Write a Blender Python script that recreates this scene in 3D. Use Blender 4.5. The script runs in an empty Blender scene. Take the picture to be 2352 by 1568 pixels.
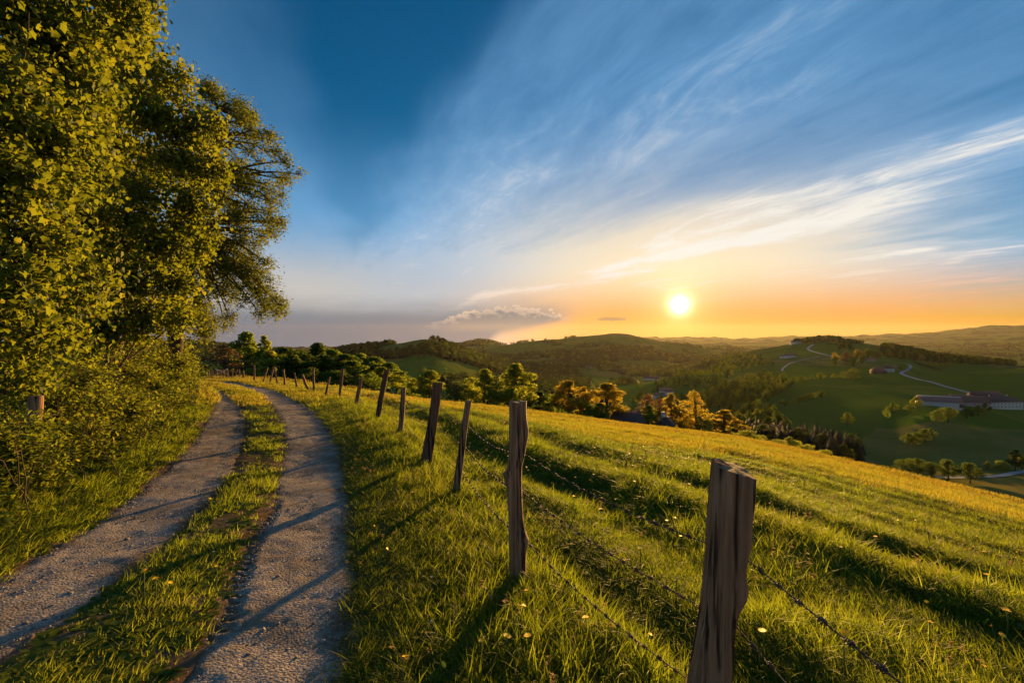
import bpy, math, random
import numpy as np

# ------------------------------------------------------------------ camera, sky, sun, exposure
R = math.radians
SC = bpy.context.scene
COL = SC.collection
SC.view_settings.view_transform = 'Standard'
SC.view_settings.look = 'None'
SC.view_settings.gamma = 1.0
SC.view_settings.exposure = 1.3
SC.view_settings.use_curve_mapping = False
SC.render.engine = 'CYCLES'
SC.cycles.use_denoising = True
SC.cycles.max_bounces = 6
SC.cycles.diffuse_bounces = 3
SC.cycles.transmission_bounces = 4
SC.cycles.transparent_max_bounces = 8
SC.cycles.volume_bounces = 0
SC.cycles.sample_clamp_indirect = 4.0

LENS = 17.0
F = 2352 * LENS / 36.0          # focal length in units of a 2352 px wide picture
HORIZON = 765.0
PITCH = math.atan((784 - HORIZON) / F)
cam = bpy.data.cameras.new('camera'); cam.lens = LENS; cam.sensor_width = 36
cam.clip_start = 0.05; cam.clip_end = 60000
co = bpy.data.objects.new('camera', cam); COL.objects.link(co)
co.location = (0, 0, 0); co.rotation_euler = (R(90) - PITCH, 0, 0)
SC.camera = co

SUN_AZ, SUN_EL = R(19.1), R(3.15)
SUN_DIR = (math.sin(SUN_AZ) * math.cos(SUN_EL), math.cos(SUN_AZ) * math.cos(SUN_EL), math.sin(SUN_EL))

sun = bpy.data.lights.new('sun', 'SUN'); sun.energy = 5.0; sun.angle = R(0.9); sun.color = (1.0, 0.575, 0.16)
so = bpy.data.objects.new('sun', sun); COL.objects.link(so)
from mathutils import Vector
so.rotation_euler = Vector(SUN_DIR).to_track_quat('Z', 'Y').to_euler()
so.location = (40, 120, 60)

world = bpy.data.worlds.new('World'); SC.world = world; world.use_nodes = True

class NT:
    """tiny helper to wire nodes"""
    def __init__(s, tree):
        s.t = tree; s.n = tree.nodes; s.l = tree.links
    def node(s, typ, **kw):
        n = s.n.new(typ)
        for k, v in kw.items(): setattr(n, k, v)
        return n
    def put(s, sock, v):
        if isinstance(v, bpy.types.NodeSocket): s.l.new(v, sock)
        elif v is not None: sock.default_value = v
    def m(s, op, a, b=None, c=None, clamp=False):
        n = s.node('ShaderNodeMath', operation=op, use_clamp=clamp)
        s.put(n.inputs[0], a); s.put(n.inputs[1], b)
        if c is not None: s.put(n.inputs[2], c)
        return n.outputs[0]
    def v(s, op, a, b=None, scale=None):
        n = s.node('ShaderNodeVectorMath', operation=op)
        s.put(n.inputs[0], a)
        if b is not None: s.put(n.inputs[1], b)
        if scale is not None: s.put(n.inputs['Scale'], scale)
        return n.outputs['Value'] if op in ('DOT_PRODUCT', 'LENGTH') else n.outputs[0]
    def xyz(s, x, y, z):
        n = s.node('ShaderNodeCombineXYZ')
        s.put(n.inputs[0], x); s.put(n.inputs[1], y); s.put(n.inputs[2], z)
        return n.outputs[0]
    def sep(s, v):
        n = s.node('ShaderNodeSeparateXYZ'); s.put(n.inputs[0], v); return n.outputs
    def noise(s, vec, scale=1.0, detail=4.0, rough=0.5, dist=0.0, out=0, dim='3D'):
        n = s.node('ShaderNodeTexNoise', noise_dimensions=dim)
        s.put(n.inputs['Vector'], vec); n.inputs['Scale'].default_value = scale
        n.inputs['Detail'].default_value = detail; n.inputs['Roughness'].default_value = rough
        n.inputs['Distortion'].default_value = dist
        return n.outputs[out]
    def ramp(s, fac, stops, interp='LINEAR'):
        n = s.node('ShaderNodeValToRGB'); n.color_ramp.interpolation = interp
        e = n.color_ramp.elements
        def col(c): return (c, c, c, 1) if isinstance(c, (int, float)) else tuple(c) + (1,)
        e[0].position, e[0].color = stops[0][0], col(stops[0][1])
        e[1].position, e[1].color = stops[-1][0], col(stops[-1][1])
        for p, c in stops[1:-1]:
            x = e.new(p); x.color = col(c)
        s.put(n.inputs[0], fac); return n.outputs[0]
    def step(s, x, a, b, lo=0.0, hi=1.0):
        n = s.node('ShaderNodeMapRange', interpolation_type='SMOOTHSTEP')
        s.put(n.inputs[0], x); n.inputs[1].default_value = a; n.inputs[2].default_value = b
        n.inputs[3].default_value = lo; n.inputs[4].default_value = hi
        return n.outputs[0]
    def mix(s, f, a, b, blend='MIX'):
        n = s.node('ShaderNodeMix', data_type='RGBA', blend_type=blend)
        s.put(n.inputs[0], f)
        for k, val in ((6, a), (7, b)):
            if isinstance(val, tuple) and len(val) == 3: val = val + (1,)
            s.put(n.inputs[k], val)
        return n.outputs[2]

def build_world():
    k = NT(world.node_tree); k.n.clear()
    out = k.node('ShaderNodeOutputWorld')
    sky = k.node('ShaderNodeTexSky', sky_type='NISHITA', sun_disc=False)
    sky.sun_elevation = SUN_EL; sky.sun_rotation = SUN_AZ
    sky.altitude = 650; sky.air_density = 1.0; sky.dust_density = 0.6; sky.ozone_density = 4.0
    hs = k.node('ShaderNodeHueSaturation'); hs.inputs['Saturation'].default_value = 1.7
    hs.inputs['Value'].default_value = 1.0; hs.inputs['Hue'].default_value = 0.492
    k.l.new(sky.outputs[0], hs.inputs['Color'])
    bg0 = k.node('ShaderNodeBackground'); k.l.new(hs.outputs[0], bg0.inputs[0]); bg0.inputs[1].default_value = 0.064

    d = k.v('NORMALIZE', k.node('ShaderNodeTexCoord').outputs['Generated'])
    x, y, z = k.sep(d)
    el = k.m('MULTIPLY', k.m('ARCSINE', z), 180 / math.pi)                 # degrees above the horizon
    az = k.m('MULTIPLY', k.m('ARCTAN2', x, y), 180 / math.pi)              # degrees right of north
    sdot = k.v('DOT_PRODUCT', d, SUN_DIR)
    th = k.m('MULTIPLY', k.m('ARCCOSINE', k.m('MINIMUM', sdot, 0.9999999)), 180 / math.pi)

    # a high sheet of cirrus drawn out along one wind direction
    va = R(-18.5)
    A = k.v('DOT_PRODUCT', d, (math.sin(va), math.cos(va), 0))
    L = k.v('DOT_PRODUCT', d, (math.cos(va), -math.sin(va), 0))
    Z = k.m('MAXIMUM', k.m('ADD', z, 0.012), 0.012)
    P = k.xyz(k.m('DIVIDE', L, k.m('ADD', Z, .03)), k.m('DIVIDE', A, k.m('ADD', Z, .03)), 0.0)
    warp = k.m('SUBTRACT', k.noise(k.v('MULTIPLY', P, (0.45, 0.28, 1)), 1.0, 3, .5), .5)
    warp2 = k.m('SUBTRACT', k.noise(k.v('MULTIPLY', P, (1.6, 0.55, 1)), 1.0, 4, .55), .5)
    ang = k.m('MULTIPLY', k.m('ARCTAN2', L, Z), 180 / math.pi)
    ang = k.m('ADD', ang, k.m('MULTIPLY', warp, 20.0))
    ang = k.m('ADD', ang, k.m('MULTIPLY', warp2, 6.0))
    def p(a): return (a + 90) / 180
    bands = k.ramp(k.m('DIVIDE', k.m('ADD', ang, 90.0), 180.0),
        [(p(-90), .45), (p(-70), .36), (p(-45), .30), (p(-28), .24), (p(-14), .28), (p(5), .30), (p(17), .36), (p(25), .42), (p(33), .48),
         (p(44), .50), (p(55), .52), (p(61), .36), (p(66), .26), (p(68.5), .28), (p(70.8), .60), (p(73.0), .92), (p(74.8), .75),
         (p(76.6), .18), (p(78.4), .10), (p(79.4), .52), (p(80.3), .14), (p(81.1), .95), (p(82.1), .20), (p(83.0), .85), (p(84.0), .15), (p(85), .7), (p(86), .2), (p(90), .3)], 'B_SPLINE')
    wv = k.v('SCALE', k.v('SUBTRACT', k.noise(k.v('MULTIPLY', P, (.9, .5, 1)), 1.0, 3, .5, out=1), (.5, .5, .5)), scale=.42)
    PW = k.v('ADD', P, wv)
    fine = k.noise(k.v('MULTIPLY', PW, (2.6, 0.55, 1)), 1.0, 9, .66, .3)
    fine2 = k.noise(k.v('MULTIPLY', k.v('ADD', PW, k.v('SCALE', wv, scale=.8)), (7.0, 2.6, 1)), 1.0, 9, .68, .5)
    big = k.noise(k.v('MULTIPLY', P, (.75, .40, 1)), 1.0, 4, .55, .4)
    tex = k.m('ADD', k.m('ADD', k.m('MULTIPLY', fine, .55), k.m('MULTIPLY', fine2, .30)), k.m('MULTIPLY', big, .40))
    clear = k.step(ang, -30, 25, .35, 1.0)                                   # the western half of the sheet is smooth
    tex = k.m('ADD', k.m('MULTIPLY', k.m('SUBTRACT', tex, .625), clear), .625)
    dens = k.m('MULTIPLY', bands, k.step(tex, .40, .88, .45, 1.55))
    veil = k.m('ADD', k.step(el, 8.0, 25.0, .46, .0), k.step(el, 2.0, 12.0, .44, .0))                                     # thickening of the sheet low down
    veil = k.m('MULTIPLY', veil, k.step(az, 22, 44, 1.0, .55))
    veil = k.m('ADD', veil, k.m('MULTIPLY', k.step(th, 30, 5, 0, .5), k.step(el, 16, 6)))
    gu = k.m('ADD', k.m('SUBTRACT', k.m('DIVIDE', L, Z), .10), k.m('ADD', k.m('MULTIPLY', warp, 1.1), k.m('MULTIPLY', warp2, .75)))
    gu = k.m('MAXIMUM', gu, k.m('MULTIPLY', gu, -.62))
    gv = k.m('MULTIPLY', k.m('MAXIMUM', k.m('SUBTRACT', k.m('DIVIDE', A, Z), 1.4), 0.0), .085)
    gap = k.step(k.m('ADD', gu, gv), .52, .20)
    dens = k.m('MULTIPLY', dens, k.m('SUBTRACT', 1.0, k.m('MULTIPLY', gap, .97)))
    cirrus = k.m('MINIMUM', k.m('ADD', k.m('MULTIPLY', dens, k.step(el, 0.5, 7, .55, 1.0)), veil), .985)
    warm = k.m('MULTIPLY', k.step(th, 40, 4), k.step(el, 28, 5))
    c_cir = k.mix(warm, (.22, .47, .78), (1.0, .80, .52))
    c_cir = k.mix(k.m('MULTIPLY', k.step(dens, .46, .95), k.step(th, 70, 22)), c_cir, (.90, .86, .78))
    low = k.step(el, 8.0, 0.8)
    c_cir = k.mix(k.m('MULTIPLY', low, k.step(az, -22, 14)), c_cir, (.86, .36, .07))
    c_cir = k.mix(k.m('MULTIPLY', k.step(el, 14, 4), k.step(az, 6, -24)), c_cir, (.56, .535, .50))

    # the grey bank low in the west and the heap clouds on its edge
    q = k.xyz(k.m('MULTIPLY', az, .16), k.m('MULTIPLY', el, .62), 3.0)
    nb = k.noise(q, 1.0, 6, .58, .2)
    edge = k.m('ADD', el, k.m('MULTIPLY', k.m('SUBTRACT', nb, .5), 1.6))
    rise = k.m('SUBTRACT', el, k.m('SUBTRACT', k.m('MULTIPLY', k.m('MAXIMUM', k.m('ADD', az, 3.0), 0.0), .17), k.step(az, -1, -8, .35, 6.0)))
    bank = k.m('MULTIPLY', k.m('MULTIPLY', k.step(edge, 4.8, 1.5), k.step(rise, -.7, 1.0)), k.step(az, 9.5, 2.0))
    c_bank = k.mix(k.step(el, 4.0, 0.0), (.30, .305, .325), (.125, .165, .235))
    q2 = k.xyz(k.m('MULTIPLY', az, .95), k.m('MULTIPLY', el, 1.5), 7.0)
    nh = k.noise(q2, 1.0, 7, .6, .1)
    az0 = k.m('DIVIDE', k.m('SUBTRACT', az, -0.4), 8.2)
    top = k.m('ADD', 1.5, k.m('MULTIPLY', k.m('SUBTRACT', 1.0, k.m('MULTIPLY', az0, az0)), 1.6))
    hh = k.m('ADD', k.m('SUBTRACT', top, el), k.m('MULTIPLY', k.m('SUBTRACT', nh, .5), 3.4))
    base_ = k.m('SUBTRACT', el, k.m('ADD', .35, k.m('MULTIPLY', k.m('MAXIMUM', k.m('ADD', az, 2.0), 0.0), .16)))
    heap = k.m('MULTIPLY', k.m('MULTIPLY', k.step(hh, .0, .2), k.step(base_, -.5, .5)), k.m('MULTIPLY', k.step(az, 9.2, 6.4), k.step(az, -11, -5)))
    c_heap = k.mix(k.step(hh, 1.0, .1), (.235, .225, .235), (.80, .58, .41))
    c_heap = k.mix(k.step(nh, .40, .62), k.mix(.45, c_heap, (.27, .25, .25)), c_heap)
    # one small dark flake of cloud right of the heap
    e1 = k.m('DIVIDE', k.m('SUBTRACT', az, 11.6), 1.9); e2 = k.m('DIVIDE', k.m('SUBTRACT', el, 1.62), .24)
    fl = k.m('ADD', k.m('ADD', k.m('MULTIPLY', e1, e1), k.m('MULTIPLY', e2, e2)), k.m('MULTIPLY', k.m('SUBTRACT', nh, .5), 2.2))
    flake = k.step(fl, 1.0, .55)

    ccol = k.mix(bank, c_cir, c_bank)
    ccol = k.mix(heap, ccol, c_heap)
    ccol = k.mix(flake, ccol, (.42, .25, .13))
    mask = k.m('MAXIMUM', k.m('MAXIMUM', cirrus, k.m('MULTIPLY', bank, .93)), k.m('MAXIMUM', k.m('MULTIPLY', heap, .96), k.m('MULTIPLY', flake, .8)))
    mask = k.m('MULTIPLY', mask, k.step(el, -9.0, -5.0))
    bg1 = k.node('ShaderNodeBackground'); k.l.new(ccol, bg1.inputs[0]); bg1.inputs[1].default_value = 0.415
    ms = k.node('ShaderNodeMixShader'); k.l.new(mask, ms.inputs[0])
    k.l.new(bg0.outputs[0], ms.inputs[1]); k.l.new(bg1.outputs[0], ms.inputs[2])
    # the sun itself, veiled and spread by thin cloud
    disc = k.m('MULTIPLY', k.m('POWER', 2.718, k.m('MULTIPLY', k.m('POWER', k.m('DIVIDE', th, .55), 1.25), -1.0)), 7.0)
    glow = k.m('MULTIPLY', k.m('POWER', 2.718, k.m('DIVIDE', th, -1.7)), 1.1)
    glow2 = k.m('MULTIPLY', k.m('POWER', 2.718, k.m('DIVIDE', th, -9.0)), .06)
    cs = k.v('ADD', k.v('ADD', k.v('SCALE', (1, .93, .74), scale=disc), k.v('SCALE', (1, .66, .22), scale=glow)), k.v('SCALE', (1, .52, .14), scale=glow2))
    bg2 = k.node('ShaderNodeBackground'); k.l.new(cs, bg2.inputs[0]); bg2.inputs[1].default_value = 0.33
    ad = k.node('ShaderNodeAddShader'); k.l.new(ms.outputs[0], ad.inputs[0]); k.l.new(bg2.outputs[0], ad.inputs[1])
    k.l.new(ad.outputs[0], out.inputs[0])
build_world()

# ------------------------------------------------------------------ helpers
rng = np.random.default_rng(7)
random.seed(7)

def vnoise(x, y, seed=0):
    xi = np.floor(x).astype(np.int64); yi = np.floor(y).astype(np.int64)
    fx = x - xi; fy = y - yi
    fx = fx * fx * fx * (fx * (fx * 6 - 15) + 10); fy = fy * fy * fy * (fy * (fy * 6 - 15) + 10)
    def h(a, b):
        n = (a * 374761393 + b * 668265263 + seed * 974634777) & 0x7fffffff
        n = ((n ^ (n >> 13)) * 1274126177) & 0x7fffffff
        n = n ^ (n >> 16)
        return (n & 0xffff) / 65535.0
    a = h(xi, yi); b = h(xi + 1, yi); c = h(xi, yi + 1); d = h(xi + 1, yi + 1)
    return (a + (b - a) * fx) * (1 - fy) + (c + (d - c) * fx) * fy
def fbm(x, y, octv=4, seed=0, gain=.5):
    s = 0.0; amp = 1.0; tot = 0.0
    for i in range(octv):
        s = s + amp * vnoise(x * 2 ** i + 17.3 * i, y * 2 ** i - 9.1 * i, seed + i); tot += amp; amp *= gain
    return s / tot
def sstep(x, a, b):
    t = np.clip((x - a) / (b - a), 0, 1); return t * t * (3 - 2 * t)

def pt(px, py, D):
    """point at forward distance D seen at picture position (px, py) on the 2352 wide photograph"""
    cx = (px - 1176) / F; cy = -(py - 784) / F
    v = np.array([cx, math.cos(PITCH) + cy * math.sin(PITCH), -math.sin(PITCH) + cy * math.cos(PITCH)])
    return v / v[1] * D
def proj(P):
    P = np.asarray(P, float)
    dep = P[..., 1] * math.cos(PITCH) - P[..., 2] * math.sin(PITCH)
    up = P[..., 1] * math.sin(PITCH) + P[..., 2] * math.cos(PITCH)
    return 1176 + F * P[..., 0] / dep, 784 - F * up / dep, dep

def poly_dist(x, y, pl):
    """signed distance to an open polyline (positive on its right hand side) and the arc length of the foot"""
    best = np.full(x.shape, 1e9); sg = np.zeros(x.shape); arc = np.zeros(x.shape); s0 = 0.0
    for (ax, ay), (bx, by) in zip(pl[:-1], pl[1:]):
        dx, dy = bx - ax, by - ay; ll = dx * dx + dy * dy; ln = math.sqrt(ll)
        t = np.clip(((x - ax) * dx + (y - ay) * dy) / ll, 0, 1)
        qx = x - ax - t * dx; qy = y - ay - t * dy
        d = np.hypot(qx, qy); c = dx * (y - ay) - dy * (x - ax)
        mk = d < best
        best = np.where(mk, d, best); sg = np.where(mk, -np.sign(c), sg); arc = np.where(mk, s0 + t * ln, arc); s0 += ln
    return best * sg, arc
def resample(pl, step):
    pl = np.asarray(pl, float); seg = np.hypot(*np.diff(pl, axis=0).T); s = np.concatenate([[0], np.cumsum(seg)])
    n = max(2, int(s[-1] / step)); q = np.linspace(0, s[-1], n)
    return np.stack([np.interp(q, s, pl[:, i]) for i in range(pl.shape[1])], 1)
def smooth(pl, it=2):
    pl = np.asarray(pl, float)
    for _ in range(it):
        q = pl[:-1] * .75 + pl[1:] * .25; r = pl[:-1] * .25 + pl[1:] * .75
        mid = np.empty((2 * len(q), pl.shape[1])); mid[0::2] = q; mid[1::2] = r
        pl = np.vstack([pl[:1], mid, pl[-1:]])
    return pl

# ------------------------------------------------------------------ the lie of the land
def bench(px, py):      # a point of the hill shoulder that carries the track
    D = 1.6 / ((py - HORIZON) / F - .062)
    return ((px - 1176) / F * D, D)
# fence posts: base x, base y, top x, top y (picture), width in metres
POSTS = [(1592, None, 1684, 1074, .158), (1185, 1345, 1188, 922, .135), (1045, 1137, 1078, 920, .085), (978, 1068, 1003, 878, .165), (917, 1003, 928, 890, .12),
         (866, 967, 889, 848, .17), (816, 933, 831, 868, .14), (779, 915, 787, 847, .13), (746, 910, 758, 865, .11), (720, 901, 720, 847, .13),
         (706, 897, 695, 860, .17), (682, 892, 676, 856, .12), (653, 887, 651, 848, .13), (637, 883, 630, 843, .12), (619, 880, 628, 842, .14),
         (603, 878.5, 614, 845, .13), (583, 876, 583.5, 838, .15), (560, 872, 559, 850, .11), (555.5, 871, 560, 852, .1)]
FENCE = [(1.5, -8), (1.15, -3), (.92, -.15), (.70, 1.8)] + [bench(p[0], p[1]) for p in POSTS[1:17]] + [(-30.5, 50), (-36, 54), (-44, 57.5), (-55, 60), (-70, 62)]
LL = [(-60, 1370), (0, 1325), (130, 1240), (240, 1182), (350, 1100), (430, 1030), (480, 965), (500, 925), (492, 902), (470, 884)]
LR = [(-60, 1560), (60, 1475), (250, 1330), (380, 1235), (450, 1165), (520, 1080), (555, 1005), (560, 950), (530, 910), (490, 885.5)]
RL = [(400, 1610), (420, 1568), (470, 1470), (530, 1350), (590, 1220), (640, 1110), (655, 1030), (655, 980), (625, 930), (570, 895), (520, 880)]
RR = [(765, 1610), (770, 1568), (790, 1450), (797, 1300), (795, 1150), (785, 1060), (752, 980), (700, 930), (640, 900), (580, 884), (530, 877)]
def rut(a, b, head, tail, n=260):
    A = [bench(*q) for q in a]; B = [bench(*q) for q in b]
    A = resample(smooth(head[0] + A + tail[0], 3), .1); B = resample(smooth(head[1] + B + tail[1], 3), .1)
    q = np.linspace(0, 1, n); f = lambda X: np.stack([np.interp(q, np.linspace(0, 1, len(X)), X[:, i]) for i in (0, 1)], 1)
    return f(A), f(B)
RUT_L = rut(LL, LR, ([(-2.9, -9), (-3.4, -3), (-3.65, .5)], [(-2.15, -9), (-2.6, -3), (-2.75, .5)]), ([(-33, 43), (-48, 47), (-70, 50)], [(-32.5, 42.3), (-48, 46), (-70, 49)]))
RUT_R = rut(RL, RR, ([(-1.2, -9), (-1.5, -3), (-1.66, .5)], [(-.45, -9), (-.75, -3), (-.88, .5)]), ([(-33.5, 46), (-48, 50.5), (-70, 53.5)], [(-33.2, 46.8), (-48, 51.5), (-70, 54.5)]))
CL = (RUT_L[0] + RUT_L[1]) / 2; CR = (RUT_R[0] + RUT_R[1]) / 2

AZT = [-180, -90, -60, -27, -17, -8, 3.8, 12.9, 25.3, 36.6, 46.6, 70, 90, 180]
KT = [.02, .03, .06, .083, .104, .128, .152, .171, .185, .213, .233, .24, .22, .05]
COLUMNS = {
 -500: [(110, 895), (300, 900), (700, 880), (1500, 830), (2500, 782), (3500, 815), (9000, 775), (12500, 770)],
 450: [(110, 895), (300, 935), (700, 905), (1500, 850), (2500, 782), (3500, 825), (6000, 808), (9000, 802), (12500, 800)],
 620: [(110, 898), (300, 945), (700, 905), (1500, 855), (2500, 806), (3500, 825), (6000, 797), (9000, 805), (12500, 800)],
 800: [(110, 905), (200, 960), (300, 985), (700, 905), (1300, 832), (1600, 795), (2200, 832), (6000, 800), (12500, 800)],
 900: [(110, 915), (200, 970), (300, 985), (700, 905), (1300, 828), (1600, 786), (2200, 830), (6000, 795), (12500, 800)],
 990: [(110, 930), (200, 985), (300, 1000), (650, 910), (1000, 860), (1400, 790), (1600, 769), (2200, 815), (5000, 795), (12500, 799)],
 1060: [(115, 940), (200, 990), (300, 1005), (700, 905), (1100, 862), (1600, 802), (2200, 815), (4500, 788), (12500, 798)],
 1100: [(120, 945), (200, 1000), (300, 1010), (800, 905), (1200, 862), (1700, 820), (2500, 818), (4500, 777), (6000, 795), (12500, 797)],
 1200: [(125, 952), (200, 1005), (300, 1020), (900, 897), (1400, 875), (2200, 828), (3200, 786), (4500, 805), (12500, 793)],
 1300: [(125, 962), (200, 1015), (300, 1035), (900, 900), (1400, 874), (2300, 820), (3200, 777), (4500, 800), (12500, 787)],
 1440: [(130, 980), (200, 1020), (300, 1045), (600, 945), (900, 893), (1300, 872), (2100, 834), (3200, 762), (4500, 795), (12500, 774)],
 1560: [(130, 995), (200, 1030), (300, 1050), (500, 955), (700, 885), (800, 858), (1000, 884), (1500, 862), (2200, 832), (3200, 792), (5000, 798), (12500, 774)],
 1690: [(135, 1013), (200, 1045), (280, 1062), (400, 990), (600, 908), (900, 855), (1400, 811), (1800, 836), (2400, 826), (3200, 806), (6000, 795), (12500, 775)],
 1800: [(140, 1035), (180, 1062), (260, 1066), (350, 990), (500, 920), (750, 868), (1050, 828), (1400, 790), (1750, 814), (4000, 812), (9000, 780), (12500, 771)],
 1900: [(140, 1062), (180, 1082), (260, 1070), (330, 1012), (400, 975), (500, 928), (700, 866), (1000, 820), (1400, 776), (1750, 806), (4000, 812), (9000, 778), (12500, 768)],
 2050: [(150, 1090), (180, 1110), (230, 1112), (285, 1080), (330, 1032), (380, 990), (440, 940), (520, 906), (620, 874), (850, 838), (1150, 809), (1380, 797), (1750, 820), (4000, 812), (9000, 770), (12500, 762)],
 2150: [(150, 1122), (180, 1138), (230, 1120), (285, 1082), (325, 1022), (370, 965), (430, 938), (500, 910), (600, 874), (700, 853), (800, 872), (950, 852), (1200, 820), (1600, 836), (4000, 812), (9000, 765), (12500, 755)],
 2352: [(150, 1166), (190, 1160), (230, 1115), (285, 1078), (325, 1010), (350, 984), (380, 1000), (430, 965), (510, 902), (640, 852), (720, 842), (800, 862), (950, 852), (1200, 838), (1700, 852), (4000, 805), (8000, 755), (10500, 722), (12500, 735)],
 2900: [(150, 1250), (190, 1230), (230, 1160), (285, 1100), (325, 1020), (350, 985), (420, 975), (480, 905), (560, 838), (640, 850), (760, 850), (900, 838), (1500, 845), (4000, 800), (8000, 730), (10500, 690), (12500, 700)]}
LD = np.linspace(math.log(80), math.log(12500), 260); PXG = np.linspace(-500, 2900, 341)
def _table():
    cols = sorted(COLUMNS); rows = []
    for c in cols:
        ks = COLUMNS[c]; rows.append(np.interp(LD, [math.log(a) for a, b in ks], [(b - HORIZON) / F for a, b in ks]))
    rows = np.array(rows)
    G = np.stack([np.interp(PXG, cols, rows[:, j]) for j in range(len(LD))], 1)
    def blur(a, axis, s):
        kx = np.arange(-3 * s, 3 * s + 1); w = np.exp(-kx ** 2 / (2 * s * s)); w /= w.sum()
        pad = [(0, 0), (0, 0)]; pad[axis] = (3 * s, 3 * s); b = np.pad(a, pad, mode='edge')
        return np.apply_along_axis(lambda v: np.convolve(v, w, 'valid'), axis, b)
    return blur(blur(G, 0, 2), 1, 1)
GT = _table()
def far_z(x, y):
    D = np.maximum(y, 60.0); px = np.clip(1176 + F * x / D, -500, 2900)
    u = (px + 500) / 3400 * 340; w = np.clip((np.log(D) - LD[0]) / (LD[-1] - LD[0]), 0, 1) * 259
    i = np.clip(u.astype(int), 0, 339); j = np.clip(w.astype(int), 0, 258); fu = u - i; fw = w - j
    e = (GT[i, j] * (1 - fu) + GT[i + 1, j] * fu) * (1 - fw) + (GT[i, j + 1] * (1 - fu) + GT[i + 1, j + 1] * fu) * fw
    z = -e * D
    amp = sstep(D, 150, 900)
    z = z + amp * D * .012 * (fbm(x / 300, y / 300, 4, 3) - .5) + sstep(D, 120, 250) * 2.2 * (fbm(x / 45, y / 45, 3, 9) - .5)
    return z
def near_z(x, y, s, detail=True):
    r = np.hypot(x, y); az = np.degrees(np.arctan2(x, y)); k = np.interp(az, AZT, KT)
    zm = -1.6 - k * r * (np.maximum(r, .5) / 110) ** .1
    yy = np.maximum(y, -12)
    zp = -1.6 - .062 * yy - .0022 * np.maximum(yy - 62, 0) ** 2
    zp = zp + np.clip((-s - 4.3) * .13, 0, .9) * sstep(y, 50, 30)
    w = 1 - sstep(s, .3, 9)
    z = zm * (1 - w) + zp * w
    if detail:
        z = z + .05 * (fbm(x * .8, y * .8, 3, 21) - .5) + .14 * (fbm(x / 5, y / 5, 2, 5) - .5) * sstep(r, 2, 8)
        # trodden cattle terraces along the slope below the fence
        ta = y * .88 - x * .47; wob = fbm(s * .10, ta * .10, 3, 31); wq = fbm(s * .55, ta * .10, 3, 77)
        ph = s * 2 * math.pi / 2.05 + (wob - .5) * 5.0
        rg = np.sin(ph); rg = np.where(rg > 0, rg ** .7, -np.abs(rg) ** 1.0)
        z = z + (.10 * rg) * sstep(s, .2, 1.3) * (1 - .7 * sstep(s, 14, 50)) * sstep(wq, .34, .54)
    return z
def ground(x, y, detail=True):
    x = np.atleast_1d(np.asarray(x, float)); y = np.atleast_1d(np.asarray(y, float))
    r = np.hypot(x, y); near = r < 160
    z = np.zeros(x.shape)
    if (~near).any(): z[~near] = far_z(x[~near], y[~near])
    if near.any():
        xn, yn = x[near], y[near]; s, _ = poly_dist(xn, yn, FENCE); zn = near_z(xn, yn, s, detail)
        if detail:
            for L_, R_ in (RUT_L, RUT_R):
                c = ((L_ + R_) / 2)[::4]; d, _ = poly_dist(xn, yn, [tuple(v) for v in c]); zn = zn - .045 * (1 - sstep(np.abs(d), .2, .75)) * (np.abs(d) < 1)
        wf = sstep(np.log(np.maximum(r[near], 1)), math.log(96), math.log(138))
        wf = np.where(yn < 25, 0, wf)
        z[near] = zn * (1 - wf) + far_z(xn, yn) * wf
    return z
def gz(x, y): return float(ground([x], [y])[0])
_DD = np.exp(np.linspace(math.log(1.2), math.log(12000), 1400))
def hit(px, py, dmin=1.2):
    """where the sight line through (px, py) meets the land"""
    v = pt(px, py, 1.0); D = _DD[_DD > dmin]; g = v[2] * D - ground(v[0] * D, D)
    i = int(np.argmax(g < 0)) if (g < 0).any() else len(D) - 1
    if i == 0: return np.array([v[0] * D[0], D[0], gz(v[0] * D[0], D[0])])
    f = g[i - 1] / (g[i - 1] - g[i]); d = D[i - 1] + f * (D[i] - D[i - 1])
    return np.array([v[0] * d, d, gz(v[0] * d, d)])

# ------------------------------------------------------------------ mesh building
def tag(o, label=None, cat=None, group=None, kind=None):
    if label: o['label'] = label
    if cat: o['category'] = cat
    if group: o['group'] = group
    if kind: o['kind'] = kind
    return o
def empty(name, loc=(0, 0, 0), rz=0.0):
    o = bpy.data.objects.new(name, None); COL.objects.link(o); o.location = loc; o.rotation_euler = (0, 0, rz); o.empty_display_size = .2
    return o
def np_mesh(name, V, faces_flat, sizes, mat=None, smooth_=False, attrs=None):
    me = bpy.data.meshes.new(name); V = np.asarray(V, np.float32)
    me.vertices.add(len(V)); me.vertices.foreach_set('co', V.ravel())
    faces_flat = np.asarray(faces_flat, np.int32); sizes = np.asarray(sizes, np.int32)
    me.loops.add(len(faces_flat)); me.loops.foreach_set('vertex_index', faces_flat)
    me.polygons.add(len(sizes)); st = np.zeros(len(sizes), np.int32); st[1:] = np.cumsum(sizes)[:-1]
    me.polygons.foreach_set('loop_start', st)
    try: me.polygons.foreach_set('loop_total', sizes)
    except Exception: pass
    if smooth_: me.polygons.foreach_set('use_smooth', np.ones(len(sizes), bool))
    for k, a in (attrs or {}).items():
        at = me.attributes.new(k, 'FLOAT', 'POINT'); at.data.foreach_set('value', np.asarray(a, np.float32))
    me.update(calc_edges=True); me.validate()
    if mat: me.materials.append(mat)
    return me
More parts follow.
